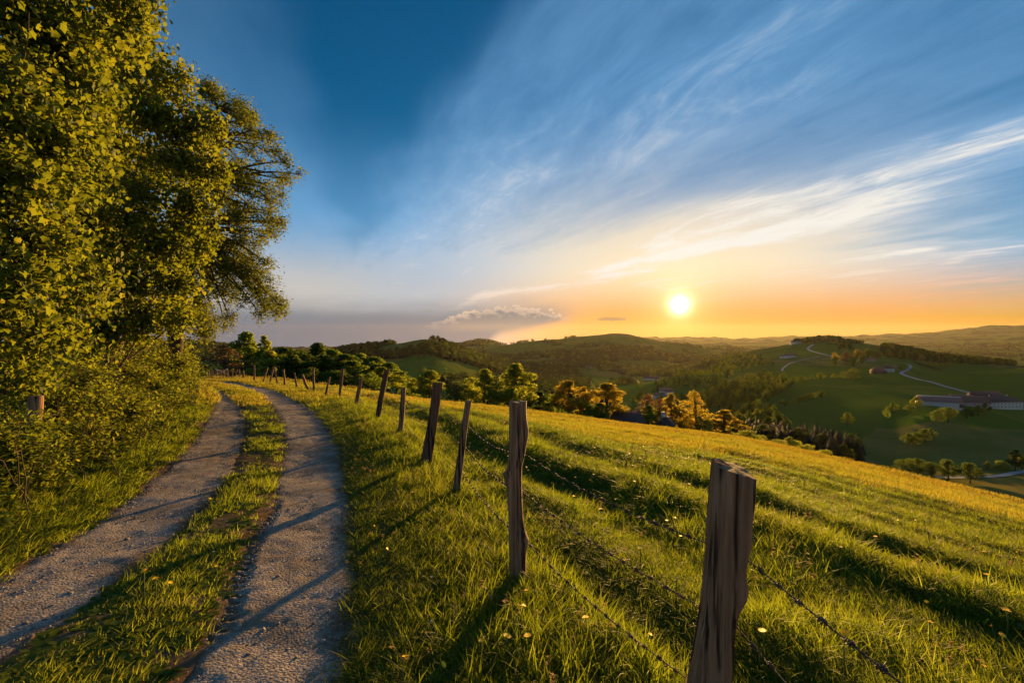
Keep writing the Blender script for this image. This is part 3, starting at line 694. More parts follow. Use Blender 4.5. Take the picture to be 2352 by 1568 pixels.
def scatter_grass():
    Ps, Rs, Ss, Is = [], [], [], []
    def wedge(r0, r1, dens, a0=-56, a1=55):
        n = int(dens * .5 * (r1 * r1 - r0 * r0) * R(a1 - a0)); r = np.sqrt(rng.uniform(r0 * r0, r1 * r1, n)); a = np.radians(rng.uniform(a0, a1, n)); return r * np.sin(a), r * np.cos(a), r
    def put(x, y, sc, idx, sink=0.0):
        z = ground(x, y) - sink; n = len(x); rot = rng.normal(0, .10, (n, 3)); rot[:, 2] = rng.uniform(0, 6.283, n)
        Ps.append(np.column_stack([x, y, z])); Rs.append(rot); Ss.append(sc if sc.ndim == 2 else np.repeat(sc[:, None], 3, 1)); Is.append(idx)
    for r0, r1, dens, mul in ((.9, 4.5, 820, .88), (4.5, 8, 460, 1.0), (8, 14, 210, 1.25), (14, 24, 70, 1.9)):
        x, y, r = wedge(r0, r1, dens); kp = (y > .9); x, y, r = x[kp], y[kp], r[kp]
        s, _ = poly_dist(x, y, FENCE); ul = rut_uv(x, y, RUT_L); ur = rut_uv(x, y, RUT_R); au = np.minimum(np.abs(ul), np.abs(ur))
        pn = fbm(x * 1.1, y * 1.1, 3, 80); pn2 = fbm(x * .35, y * .35, 2, 81)
        prob = sstep(au, .88 + .3 * (pn - .5), 1.42 + .3 * (pn - .5)) * (au > .80)
        centre = (ul > 0) & (ur < 0); left = ul < 0; verge = (ur > 0) & (s < .35); mead = s >= .35
        prob = np.where(centre, prob * (.22 + .6 * sstep(pn, .40, .62)), prob)
        prob = np.where(left & (ul < -6.5), prob * .55, prob)
        kp = (rng.random(len(x)) < prob); x, y, r, s, ul, ur, au, pn, pn2 = [v[kp] for v in (x, y, r, s, ul, ur, au, pn, pn2)]; centre, left, verge, mead = [v[kp] for v in (centre, left, verge, mead)]
        n = len(x); cls = np.zeros(n, int); hs = np.ones(n); rd = rng.random(n)
        cls[centre] = np.where(rd[centre] < .08 + .4 * sstep(pn[centre], .45, .65), 1, 0); hs[centre] = .26 + .32 * sstep(pn[centre], .35, .65)
        tallv = sstep(s, -1.1, -.2); cls[verge] = np.where(rd[verge] < .03 + .16 * tallv[verge], 2, 1); hs[verge] = .28 + .34 * tallv[verge] + .3 * (pn[verge] - .5)
        cls[mead] = np.where(rd[mead] < .03 + .20 * sstep(pn[mead], .5, .7) * (r[mead] < 14), 2, 1); hs[mead] = .27 + .27 * sstep(pn[mead], .4, .68)
        cls[left] = np.where(rd[left] < .10, 2, 1); hs[left] = .30 + .32 * sstep(-ul[left], 1.0, 3.0)
        hs *= (.75 + .5 * pn2); hs = np.where(centre, hs * (.62 + .38 * sstep(r, 3, 8)), hs); idx = cls * 3 + rng.integers(0, 3, n)
        special = rng.random(n); idx = np.where(left & (special < .30), np.where(rng.random(n) < .5, 9, 10), idx)
        idx = np.where(~left & (special < .035), 9, idx); idx = np.where((verge | mead) & (special > .9975), 11, idx); idx = np.where(centre & (special > .66), 9, idx)
        sc = mul * np.column_stack([np.ones(n), np.ones(n), hs / mul ** .55]); put(x, y, sc, idx)
    x, y, r = wedge(19, 56, 11); kk = rng.random(len(x)) < sstep(r, 18, 25) * (1 - .6 * sstep(r, 46, 56)); x, y, r = x[kk], y[kk], r[kk]; s, _ = poly_dist(x, y, FENCE); ul = rut_uv(x, y, RUT_L); ur = rut_uv(x, y, RUT_R); au = np.minimum(np.abs(ul), np.abs(ur)); kp = (au > 1.45) & ((s > -12)); x, y, r = x[kp], y[kp], r[kp]
    put(x, y, np.column_stack([np.full(len(x), 1.15), np.full(len(x), 1.15), .45 + .6 * fbm(x * .5, y * .5, 3, 84)]), rng.integers(12, 15, len(x)))
    x, y, r = wedge(38, 122, 1.9); kk = rng.random(len(x)) < sstep(r, 36, 54); x, y = x[kk], y[kk]; s, _ = poly_dist(x, y, FENCE); kp = (s > 1.2) | ((s > -40) & (s < -6)); x, y = x[kp], y[kp]
    put(x, y, np.column_stack([np.full(len(x), 1.1), np.full(len(x), 1.1), .6 + .6 * fbm(x * .2, y * .2, 3, 84)]), rng.integers(15, 18, len(x)))
    P = np.vstack(Ps); print('GRASS', len(P))
    scatter('meadow_grass', P, np.vstack(Rs), np.vstack(Ss), np.concatenate(Is), proto_collection('grass_kind', PROTO), 'green grass and herbs of verges and sloping meadow', 'grass')
scatter_grass()

# flowers
YEL = flat_mat('petal_yellow', (.85, .58, .02), .6); WHI = flat_mat('petal_white', (.72, .66, .62), .6); STM = flat_mat('flower_stem', (.09, .13, .03), .7)
def flower_parts(r, petals, dome, seed):
    g = np.random.default_rng(seed); b = MB()
    for ring, (rr, zz, n) in enumerate(((1.0, 0, petals), (.72, dome * .55, petals - 3), (.4, dome, max(5, petals - 6)))):
        for i in range(n):
            a = 6.283 * i / n + ring * .3 + g.normal(0, .06); w = .30; c0 = np.array([math.cos(a), math.sin(a), 0]) * r * rr; t = np.array([-math.sin(a), math.cos(a), 0]) * r * w * rr
            q = np.array([0, 0, zz * r]); tip = c0 + [0, 0, (zz + .12) * r]
            b.add([q, c0 * .75 + t + [0, 0, zz * r + .1 * r], tip, c0 * .75 - t + [0, 0, zz * r + .1 * r]], [(0, 1, 2, 3)])
    return b
def flower_mesh(r, h, petals, dome, mat, seed):
    b = flower_parts(r, petals, dome, seed); me1 = b.mesh('head', mat)
    V = np.empty(len(me1.vertices) * 3); me1.vertices.foreach_get('co', V); V = V.reshape(-1, 3); V[:, 2] += h
    b2 = MB(); nf = len(V); b2.V.append(V); b2.F = list(b.F); b2.S = list(b.S); b2.A.append(np.zeros(nf)); b2.n = nf; n0 = len(b2.S)
    b2.tube([(0, 0, 0), (.01, .005, h * .6), (0, 0, h)], .0028, 4, False); me = b2.mesh('flower', mat); me.materials.append(STM)
    mi = np.zeros(len(me.polygons), np.int32); mi[n0:] = 1; me.polygons.foreach_set('material_index', mi); return me
def scatter_flowers():
    x, y = [], []
    for r0, r1, dens in ((2.2, 8, 9), (8, 25, 11), (25, 60, 6.5), (60, 112, 1.8)):
        n = int(dens * .5 * (r1 ** 2 - r0 ** 2) * R(108)); r = np.sqrt(rng.uniform(r0 ** 2, r1 ** 2, n)); a = np.radians(rng.uniform(-54, 54, n)); x.append(r * np.sin(a)); y.append(r * np.cos(a))
    x = np.concatenate(x); y = np.concatenate(y); s, _ = poly_dist(x, y, FENCE); ul = rut_uv(x, y, RUT_L); ur = rut_uv(x, y, RUT_R)
    cl = fbm(x * .25, y * .25, 3, 90); pr = np.where(s > .4, .2 + 1.2 * sstep(cl, .4, .65), np.where(ur > 1.4, .5, np.where((ul > 1.2) & (ur < -1.2), .22, np.where((ul < -1.5) & (ul > -5), .25, 0))))
    kp = rng.random(len(x)) < pr; x, y, s = x[kp], y[kp], s[kp]; r = np.hypot(x, y); n = len(x)
    idx = np.where(rng.random(n) < .90, rng.integers(0, 2, n), 2); rot = rng.normal(0, .25, (n, 3)); rot[:, 2] = rng.uniform(0, 6.28, n); sc = rng.uniform(.7, 1.15, n) * np.clip(.9 + r * .008, .9, 1.5)
    protos = [flower_mesh(.017, .17, 12, .5, YEL, 1), flower_mesh(.015, .22, 10, .6, YEL, 2), flower_mesh(.010, .16, 10, .2, WHI, 3)]
    scatter('meadow_flowers', np.column_stack([x, y, ground(x, y)]), rot, sc, idx, proto_collection('flower_kind', protos), 'small yellow and white flowers sprinkled through the meadow grass', 'flowers')
    # the larger dandelions that can be picked out one by one
    head = flower_parts(.021, 14, .55, 5).mesh('flower_head', YEL); sb = MB(); sb.tube([(0, 0, 0), (.008, .004, .13), (0, 0, .2)], .003, 5); stem = sb.mesh('stem', STM)
    spots = [(1165, 1530, 'at the bottom edge left of the nearest post'), (1212, 1545, 'low in the grass at the bottom edge, right one of a pair'), (1345, 1485, 'beside the lowest wire below the second post'), (2010, 1270, 'standing alone in the meadow right of the nearest post'), (1640, 1468, 'hidden against the foot of the nearest post'),
             (358, 1390, 'in the middle strip between the wheel tracks, right one of two'), (332, 1385, 'in the middle strip between the wheel tracks, left one of two'), (2160, 1395, 'above the grassy ledge at the lower right'), (1470, 1310, 'in the sunlit grass between second post and lowest wire'), (1555, 1400, 'in the grass just left of the nearest post'),
             (2310, 1480, 'at the right edge of the picture low down'), (1940, 1555, 'under the top wire at the bottom right'), (1750, 1520, 'at the bottom edge right of the nearest post'), (1380, 1215, 'beside the middle wire right of the second post')]
    for px, py, w in spots:
        p = hit(px, py, 1.0); t = empty('dandelion', (p[0], p[1], p[2])); tag(t, 'yellow dandelion ' + w, 'flower', 'dandelions close to the track')
        h = link('flower_head', head, t, (0, 0, .2)); h.rotation_euler = (random.uniform(-.5, .1), random.uniform(-.3, .3), 0); link('stem', stem, t)
        t.rotation_euler = (0, 0, random.uniform(0, 6)); t.scale = (1.05, 1.05, random.uniform(.8, 1.15))
scatter_flowers()

# ------------------------------------------------------------------ post and barbed wire fence
def post_mesh(h, w, lean, seed, prof=None, depth=.9, mat='post_wood', topcut=(.0, .0), knots=(), square=.35):
    g = np.random.default_rng(seed); K = 20; n = 34; zs = np.concatenate([np.linspace(-.12, 0, 3)[:-1], np.linspace(0, h, n)]); V = []; ph = g.uniform(0, 6.28, 4)
    an = np.arange(K) * 2 * math.pi / K; lobes = 1 + .05 * np.sin(2 * an + ph[0]) + .04 * np.sin(3 * an + ph[1]) + .03 * np.sin(5 * an + ph[2])
    sq = 1 / np.maximum(np.abs(np.cos(an)), np.abs(np.sin(an))); rad = lobes * (1 - square + square * sq * .9); groove = g.uniform(.90, 1.03, K); groove = .6 * groove + .4 * np.roll(groove, 1)
    for z in zs:
        t = max(z, 0) / h; cx = lean[0] * t; cy = lean[1] * t; ws = 1.0
        if prof: cx += np.interp(t, prof[0], prof[1]) * w; ws = np.interp(t, prof[0], prof[2])
        else: cx += .10 * w * math.sin(3.1 * t + ph[3]); ws = 1.06 - .14 * t + .05 * math.sin(5 * t + ph[0])
        rr = w / 2 * ws * rad * groove * (1 + .05 * (vnoise(an * 2.2 + seed, np.full(K, z * 9), seed) - .5))
        bx = np.zeros(K)
        for (kt, ka, kr, ks) in knots: bx = bx + kr * np.exp(-((t - kt) * h / ks) ** 2) * np.clip(np.cos(an - ka), 0, 1) ** 3
        zz = z + (topcut[0] * np.cos(an) + topcut[1] * np.sin(an)) * w / 2 * sstep(np.array(t), .8, 1.0)
        if z >= h - 1e-6: zz = zz + .006 * (g.random(K) - .5) * 2
        V.append(np.stack([cx + (rr + bx) * np.cos(an), cy + (rr * depth + bx) * np.sin(an), zz], 1))
    V = np.array(V); m = len(zs); F = [(i * K + j, i * K + (j + 1) % K, (i + 1) * K + (j + 1) % K, (i + 1) * K + j) for i in range(m - 1) for j in range(K)]
    c = V[-1].mean(0); V = np.vstack([V.reshape(-1, 3), V[-1], [c]])
    t0 = (m - 1) * K; F += [(t0 + K + j, t0 + K + (j + 1) % K, t0 + 2 * K) for j in range(K)]
    b = MB(); b.add(V, F); return b.mesh('post', M[mat], True)
FN = empty('barbed_wire_fence', (.7, 1.8, gz(.7, 1.8))); tag(FN, 'old wooden post fence with three barbed wires between track and meadow', 'fence')
FO = np.array(FN.location)
WIREPTS = [[], [], []]; BASES = []
def add_post(x, y, h, w, lean, seed, label=None, **kw):
    z = gz(x, y); o = link('post', post_mesh(h, w, lean, seed, **kw), FN, np.array([x, y, z]) - FO)
    if label: o['label'] = label
    return o, np.array([x, y, z])
def fence():
    lab = {0: 'thick weathered post with slanted flat top, nearest the camera', 1: 'crooked grey post with a knot halfway up', 2: 'thin leaning post', 3: 'broad split brown post leaning right', 5: 'tall leaning plank-like post', 10: 'short stump bent at the foot'}
    for i, (bx, by, tx, ty, w) in enumerate(POSTS):
        if by is None: x, y = .70, 1.8
        else: x, y = bench(bx, by)
        z = gz(x, y); h = -(pt(tx, ty, y)[2] * -1) - z if False else pt(tx, ty, y)[2] - z; lx = pt(tx, ty, y)[0] - x; kw = {}
        if i == 0: kw = dict(prof=((0, .3, .45, .55, .68, .8, .9, 1), (-.02, .0, .02, .05, .05, .04, .03, .0), (1.02, 1.0, .94, .90, .93, .98, 1.03, 1.0)), depth=.92, topcut=(-.34, .12), knots=((.62, -.3, .022, .05), (.52, -.2, -.02, .06), (.30, 3.3, .012, .05), (.78, -.1, .012, .06)), square=.8)
        elif i == 1: kw = dict(prof=((0, .1, .25, .36, .5, .57, .64, .72, .8, .9, 1), (.1, .1, .08, -.02, -.10, -.14, -.10, .02, .06, .04, .04), (1.0, .98, 1.05, .86, .86, .9, .84, .98, 1.06, 1.0, 1.0)), knots=((.60, 3.2, .035, .035), (.24, .0, .018, .05), (.84, .1, .014, .08)), depth=.9, square=.45)
        elif i in (3, 5): kw = dict(depth=.55, mat='post_brown', square=.5)
        elif i in (2, 4, 6): kw = dict(square=.3)
        elif i == 10: kw = dict(prof=((0, .2, .45, 1), (.55, .2, -.05, -.1), (1.1, 1.0, .95, .85)))
        ln = (lx, 0.0 if i != 10 else 0)
        o, p = add_post(x, y, h, w, ln, 100 + i, lab.get(i), **kw); BASES.append((p, h, np.array([lx, 0, 0]), w))
    # posts that carry on round the bend
    FP = np.array(FENCE[20:]); q = resample(FP, .05)
    for j, (px, py, ty, lean) in enumerate([(549, 870.5, 848, .0), (541, 870, 851, .12), (533, 870, 847, .0), (524, 869.5, 848, -.1), (520, 869.5, 852, .0), (512, 869, 849, .0), (505, 869, 849, .08), (497, 869, 851, 0), (490, 870, 849, -.15), (484, 870, 852, 0), (478, 870, 850, .1), (471, 870, 853, 0), (464, 870, 851, .05)]):
        D = 50.5 + j * .75; x = (px - 1176) / F * D; z = gz(x, D); h = min(1.5, max(1.0, pt(px, ty, D)[2] - z)); o, p = add_post(x, D, h, .13, (lean, 0), 200 + j)
        BASES.append((p, h, np.array([lean, 0, 0]), .12))
    behind = (np.array([.92, -.15, gz(.92, -.15)]), 1.25, np.zeros(3), .14)
    add_post(.92, -.15, 1.25, .14, (0, 0), 300)
    seq = [behind] + BASES; fr = (.72, .50, .24)
    barb = MB()
    for a in (0.4, 1.9, 3.6, 5.2):
        d = np.array([math.cos(a), math.sin(a) * .4, math.sin(a)]); barb.tube([(0, 0, 0), d * .017], [.0016, .0005], 4)
    for t in np.linspace(-1, 1, 3): barb.tube([(t * .006, -.0045, -.004), (t * .006, .0045, -.004), (t * .006, .004, .005), (t * .006, -.004, .005), (t * .006, -.0045, -.004)], .0016, 4)
    bm = barb.mesh('barb', M['wire'])
    for si, f in enumerate(fr):
        wire = MB(); fars = MB(); nearb = []
        for i in range(len(seq) - 1):
            (p0, h0, l0, w0), (p1, h1, l1, w1) = seq[i], seq[i + 1]; side = lambda p, w: np.array([w * .52, w * .1, 0])
            hh0, hh1 = min(h0, 1.3), min(h1, 1.3)
            A = p0 + l0 * f + [0, 0, f * hh0] + side(p0, w0); B = p1 + l1 * f + [0, 0, f * hh1] + side(p1, w1); ln = np.linalg.norm(B - A)
            if ln > 9: continue
            n = max(6, int(ln / (.02 if p0[1] < 5 else .12))); t = np.linspace(0, 1, n); sag = (.035 + .03 * random.random()) * ln / 2 * (1 if i < 9 else random.uniform(.5, 3))
            C = A + (B - A) * t[:, None]; C[:, 2] -= sag * 4 * t * (1 - t)
            if p0[1] < 5:
                ph = t * ln / .045 * 2 * math.pi
                for o_ in (0, math.pi): wire.tube(C + np.stack([np.cos(ph + o_) * .0026, np.sin(ph + o_) * .0017, np.sin(ph + o_) * .0026], 1), .0022, 4, False)
            else: wire.tube(C, .0042 if p0[1] < 12 else .0052, 4, False)
            for sdist in np.arange(.06, ln - .04, .105):
                k_ = sdist / ln; q_ = A + (B - A) * k_; q_[2] -= sag * 4 * k_ * (1 - k_)
                if p0[1] < 5 and q_[1] > .5: nearb.append((q_, B - A))
                elif p0[1] < 30:
                    for a in (.5, 2.1, 3.7, 5.3): fars.tube([q_, q_ + np.array([math.cos(a), .2, math.sin(a)]) * .017], [.003, .001], 3, False)
        o = wire.obj('wire', M['wire'], FN); o.location = -FO
        for q_, d in nearb:
            bo = link('barb', bm, o, q_); bo.rotation_euler = (random.uniform(0, 6), 0, 0); bo.rotation_euler.z = math.atan2(d[1], d[0]); bo.scale = (1.4,) * 3
        fo = fars.obj('barbs', M['wire'], o); fo['kind'] = 'stuff'
fence()

# left hand: the last posts of a fence swallowed by the hedge
def lone_post(px, ptop, D, h, w, lean, seed, label, **kw):
    x = (px - 1176) / F * D; top = pt(px, ptop, D)[2]; z = gz(x, D); hh = max(h, top - z)
    o = link('old_fence_post', post_mesh(hh, w, lean, seed, **kw), None, (x, D, z)); tag(o, label, 'fence post', 'old posts in the hedge')
lone_post(60, 930, 7.0, 1.0, .19, (.12, 0), 401, 'stout split old post leaning right in the hedge, nearest the camera', mat='post_wood')
lone_post(268, 851, 12.0, 1.1, .13, (.03, 0), 402, 'upright grey post half hidden among the hedge leaves', mat='post_wood')
# the fence far down on the right, beyond the meadow
def far_fence():
    Z7 = lambda x, y: (1665.2 + .29298 * x, 689.1 + .29298 * y)
    pts = [(1385, 1398), (1480, 1414), (1585, 1432), (1680, 1447), (1775, 1463), (1870, 1480), (1960, 1497), (2060, 1512), (2150, 1525), (2235, 1543), (2320, 1560), (2420, 1578)]
    P = [hit(*Z7(*q), dmin=125) for q in pts]; t = empty('field_fence', P[0]); tag(t, 'line of small dark posts below the meadow at the right edge', 'fence'); o0 = P[0]
    me = post_mesh(1.35, .16, (.04, 0), 77); w = MB()
    for i, p in enumerate(P):
        o = link('post', me, t, p - o0); o.rotation_euler = (0, 0, i)
    for f in (.6, 1.15): w.tube([p - o0 + [0, 0, f] for p in P], .012, 3, False)
    w.obj('wire', M['wire'], t)
far_fence()
def crossed_boards():
    D = 58.0; x = (505 - 1176) / F * D; z = gz(x, D); t = empty('crossed_boards', (x, D, z)); tag(t, 'pale crossed wooden boards beyond the far fence posts', 'boards')
    m = flat_mat('pale_board', (.55, .38, .24), .8, 8, .3)
    for sx, off in ((1, 0), (-1, .012)):
        b = MB(); b.box((0, 0, 0), (.85, .04, .07)); o = b.obj('board', m, t); o.rotation_euler = (0, -.42 * sx, 0); o.location = (.1, off * 8, 1.15)
    for s_ in (-.55, .6):
        b = MB(); b.tube([(s_, 0, 0), (s_, 0, 1.1)], .05, 8); b.obj('post', M['post_brown'], t)
crossed_boards()

# ------------------------------------------------------------------ roads, woods and farms of the valley
def Z7(x, y): return (1665.2 + .29298 * x, 689.1 + .29298 * y)
def Z6(x, y): return (1148.4 + .29295 * x, 660.3 + .29295 * y)
LANE = flat_mat('lane', (.30, .285, .28), .9, .6, .15, coord='Object')
def lane(pts, w, label, zf=Z7, dmin=150, lift=.35):
    P = np.array([hit(*zf(*q), dmin=dmin) for q in pts]); Q = resample(smooth(P[:, :2], 3), 4.0); T = np.gradient(Q, axis=0); T /= np.linalg.norm(T, axis=1)[:, None]; Nn = np.stack([T[:, 1], -T[:, 0]], 1)
    cols = []
    zc = ground(Q[:, 0], Q[:, 1])
    for u in (-1, -.5, 0, .5, 1):
        q = Q + Nn * u * w / 2; cols.append(np.column_stack([q, np.maximum(ground(q[:, 0], q[:, 1]), zc) + lift]))
    V = np.stack(cols, 1); n = len(Q); idx = np.arange(n * 5).reshape(n, 5)
    f = np.stack([idx[:-1, :-1], idx[:-1, 1:], idx[1:, 1:], idx[1:, :-1]], -1).reshape(-1, 4)[:, ::-1]
    o = link('country_lane', np_mesh('country_lane', V.reshape(-1, 3), f.ravel(), np.full(len(f), 4), LANE, True)); tag(o, label, 'lane', kind='structure')
lane([(2060, 752), (1960, 738), (1860, 712), (1650, 655), (1480, 612), (1400, 590), (1378, 574), (1400, 558), (1440, 540), (1462, 522), (1440, 503), (1380, 489), (1300, 478), (1240, 472)], 5.0, 'pale lane winding past the two farms on the right')
lane([(840, 442), (760, 424), (680, 402), (645, 388), (660, 368), (690, 352)], 6.0, 'pale lane climbing to the wooded hilltop', dmin=400, lift=.6)
lane([(1660, 1392), (1850, 1394), (2050, 1390), (2200, 1378), (2380, 1340)], 4.0, 'grey lane among the orchard trees at the right edge', dmin=170)
lane([(445, 556), (470, 515), (560, 478), (740, 446)], 3.5, 'narrow field track below the wooded hill', dmin=400, lift=.5)

# ---- tree kinds
def leaf_cloud(b, C, size, g, flat=.0, quad=True, tone=None):
    n = len(C); a = g.normal(0, 1, (n, 3)); a /= np.linalg.norm(a, axis=1)[:, None]; c = g.normal(0, 1, (n, 3)); c -= a * (a * c).sum(1)[:, None]; c /= np.linalg.norm(c, axis=1)[:, None]
    s = size * g.uniform(.6, 1.35, (n, 1)); rnd = g.random(n) if tone is None else np.clip(tone + g.normal(0, .16, n), 0, 1)
    V = np.stack([C - a * s * .5, C + c * s * .42 + a * s * .05, C + a * s * .6, C - c * s * .42], 1).reshape(-1, 3)
    b.addn(V, (np.arange(n) * 4)[:, None] + np.array([[0, 1, 2, 3]]), np.repeat(rnd, 4))
def far_tree(kind, seed, nleaf, leaf):
    """a tree of height 10 with its foot at the origin: (trunk mesh builder, crown mesh builder)"""
    g = np.random.default_rng(seed); tr = MB(); cr = MB(); blobs = []
    if kind == 'round': z0, H, W, nb = 2.6, 10, 3.6, 26
    elif kind == 'orchard': z0, H, W, nb = 2.9, 10, 6.0, 28
    elif kind == 'tall': z0, H, W, nb = 1.8, 10, 2.3, 24
    elif kind == 'sparse': z0, H, W, nb = 2.6, 10, 3.2, 30
    elif kind == 'bush': z0, H, W, nb = .6, 10, 7.0, 20
    if kind == 'spruce':
        tr.tube([(0, 0, -.3), (0, 0, 5), (0, 0, 10)], [.16, .10, .02], 6, a=.3)
        for i in range(19):
            t = i / 18; z = .5 + 9.3 * t; rad = 2.2 * (1 - t) ** .85 + .12; m = int(8 + 8 * (1 - t))
            for j in range(m):
                a = 6.283 * j / m + i * 1.1 + g.normal(0, .15); L_ = rad * g.uniform(.75, 1.12); d = np.array([math.cos(a), math.sin(a), 0]); s_ = np.array([-math.sin(a), math.cos(a), 0])
                w = .36 * L_ + .14; p = np.array([0, 0, z]); dr = -.34 * L_
                cr.add([p, p + d * L_ * .55 + s_ * w + [0, 0, dr * .45 - .08], p + d * L_ + [0, 0, dr], p + d * L_ * .55 - s_ * w + [0, 0, dr * .45 - .08], p + d * L_ * .5 + [0, 0, dr * .25 + .12]], [(0, 1, 4), (1, 2, 4), (2, 3, 4), (3, 0, 4)], g.random())
        return tr, cr
    lean = g.normal(0, .25, 2)
    for i in range(nb):
        a = 6.283 * i * .618 + g.normal(0, .3); t = (i + .5) / nb; z = z0 + (H - z0) * t
        prof = {'round': math.sin(math.pi * min(1, .16 + .84 * t) ** .8), 'orchard': math.sin(math.pi * min(1, .28 + .72 * t)) ** .7, 'tall': math.sin(math.pi * min(1, .14 + .86 * t) ** .75), 'sparse': math.sin(math.pi * min(1, .2 + .8 * t) ** .8), 'bush': math.sqrt(max(0, 1 - t * t))}[kind]
        rr = W * prof * g.uniform(.18, .92); rad = (W * .36 if kind != 'tall' else W * .42) * g.uniform(.42, 1.15) * (.65 + .35 * prof)
        blobs.append((np.array([rr * math.cos(a) + lean[0] * t, rr * math.sin(a) + lean[1] * t, min(z, H - rad * .6)]), rad))
    top = np.array([lean[0], lean[1], z0 + (H - z0) * .7]); tr.tube([(0, 0, -.4), (.05, 0, z0 * .6), (lean[0] * .4, lean[1] * .4, z0 + 1.4), top], [.42, .32, .22, .05] if kind == 'orchard' else [.30, .22, .16, .05], 7, a=.3)
    for c, r in blobs[::2]:
        s0 = np.array([lean[0] * .3, lean[1] * .3, max(.3, min(c[2] - .8, z0 * .8 + (c[2] - z0) * .35))]); m = (s0 + c) / 2 + [0, 0, -.25]; tr.tube([s0, m, c], [.11, .07, .025], 5, False, .3)
        for q in range(3):
            e = c + g.normal(0, r * .55, 3); tr.tube([c, (c + e) / 2 + [0, 0, .1], e], [.03, .02, .008], 3, False, .3)
    wsum = sum(r ** 2 for _, r in blobs)
    for c, r in blobs:
        n = int(nleaf * r * r / wsum); d = g.normal(0, 1, (n, 3)); d /= np.linalg.norm(d, axis=1)[:, None]; rad = r * (g.random((n, 1)) ** .42)
        leaf_cloud(cr, c + d * rad * np.array([1, 1, .78]), leaf, g, tone=g.uniform(.25, .75))
    return tr, cr
TCOL = {'green': leaf_mat('leaves_green', [(0, (.045, .075, .010)), (.5, (.080, .120, .014)), (1, (.13, .160, .020))], .56, tcol=(.38, .44, .03)),
        'gold': leaf_mat('leaves_gold', [(0, (.115, .095, .010)), (.5, (.190, .145, .014)), (1, (.28, .195, .020))], .64, tcol=(.72, .50, .03)),
        'brown': leaf_mat('leaves_brown', [(0, (.060, .035, .018)), (.5, (.095, .055, .026)), (1, (.12, .085, .03))], .40, tcol=(.45, .24, .05)),
        'dark': leaf_mat('leaves_dark', [(0, (.024, .045, .008)), (.5, (.044, .075, .011)), (1, (.078, .108, .015))], .45, tcol=(.22, .26, .02)),
        'light': leaf_mat('leaves_light', [(0, (.075, .105, .012)), (.5, (.120, .150, .018)), (1, (.18, .185, .024))], .60, tcol=(.54, .52, .03)),
        'spruce': leaf_mat('spruce_needles', [(0, (.008, .016, .006)), (.5, (.014, .026, .008)), (1, (.026, .040, .012))], .06, tcol=(.1, .12, .02))}
TREES = {}
for kind, nl, lf, nv in (('round', 5600, .30, 3), ('orchard', 3600, .40, 3), ('tall', 3600, .30, 2), ('sparse', 2300, .25, 2), ('bush', 3000, .5, 2), ('spruce', 0, 0, 2)):
    TREES[kind] = []
    for v in range(nv):
        t_, c_ = far_tree(kind, 900 + 13 * v + len(kind) * 7, nl, lf); TREES[kind].append((t_, c_))
MESHES = {}
def tree_mesh(kind, v, colr):
    key = (kind, v, colr)
    if key not in MESHES:
        t_, c_ = TREES[kind][v]
        if ('t', kind, v) not in MESHES: MESHES['t', kind, v] = t_.mesh('trunk', M['bark'], True)
        MESHES[key] = c_.mesh('crown', TCOL[colr], False, 'rnd')
    return MESHES['t', kind, v], MESHES[key]
def tree(name, P, h, wpx, kind, colr, label, group, cat='tree', parts=('trunk', 'crown')):
    W0 = {'round': 6.0, 'orchard': 9.6, 'tall': 4.0, 'sparse': 5.6, 'bush': 12.5, 'spruce': 3.6}[kind]
    v = random.randrange(len(TREES[kind])); tm, cm = tree_mesh(kind, v, colr); t = empty(name, P, random.uniform(0, 6.28)); tag(t, label, cat, group)
    link(parts[0], tm, t); link(parts[1], cm, t); t.scale = (wpx / W0, wpx / W0, h / 10); return t
def tree_px(px, yb, yt, w, kind, colr, label, group, D=None, dmin=100, name=None, cat='tree'):
    if D is None: P = hit(px, yb, dmin); D = P[1]
    else:
        x = (px - 1176) / F * D; P = np.array([x, D, gz(x, D)])
    h = max(.8, pt(px, yt, D)[2] - P[2]); wm = w / F * D
    nm = name or {'round': 'broadleaf_tree', 'orchard': 'fruit_tree', 'tall': 'slender_tree', 'sparse': 'sparse_tree', 'bush': 'bush', 'spruce': 'spruce_tree'}[kind]
    tree(nm, P, h, wm, kind, colr, label, group, cat, ('stems', 'foliage') if kind == 'bush' else ('trunk', 'crown'))

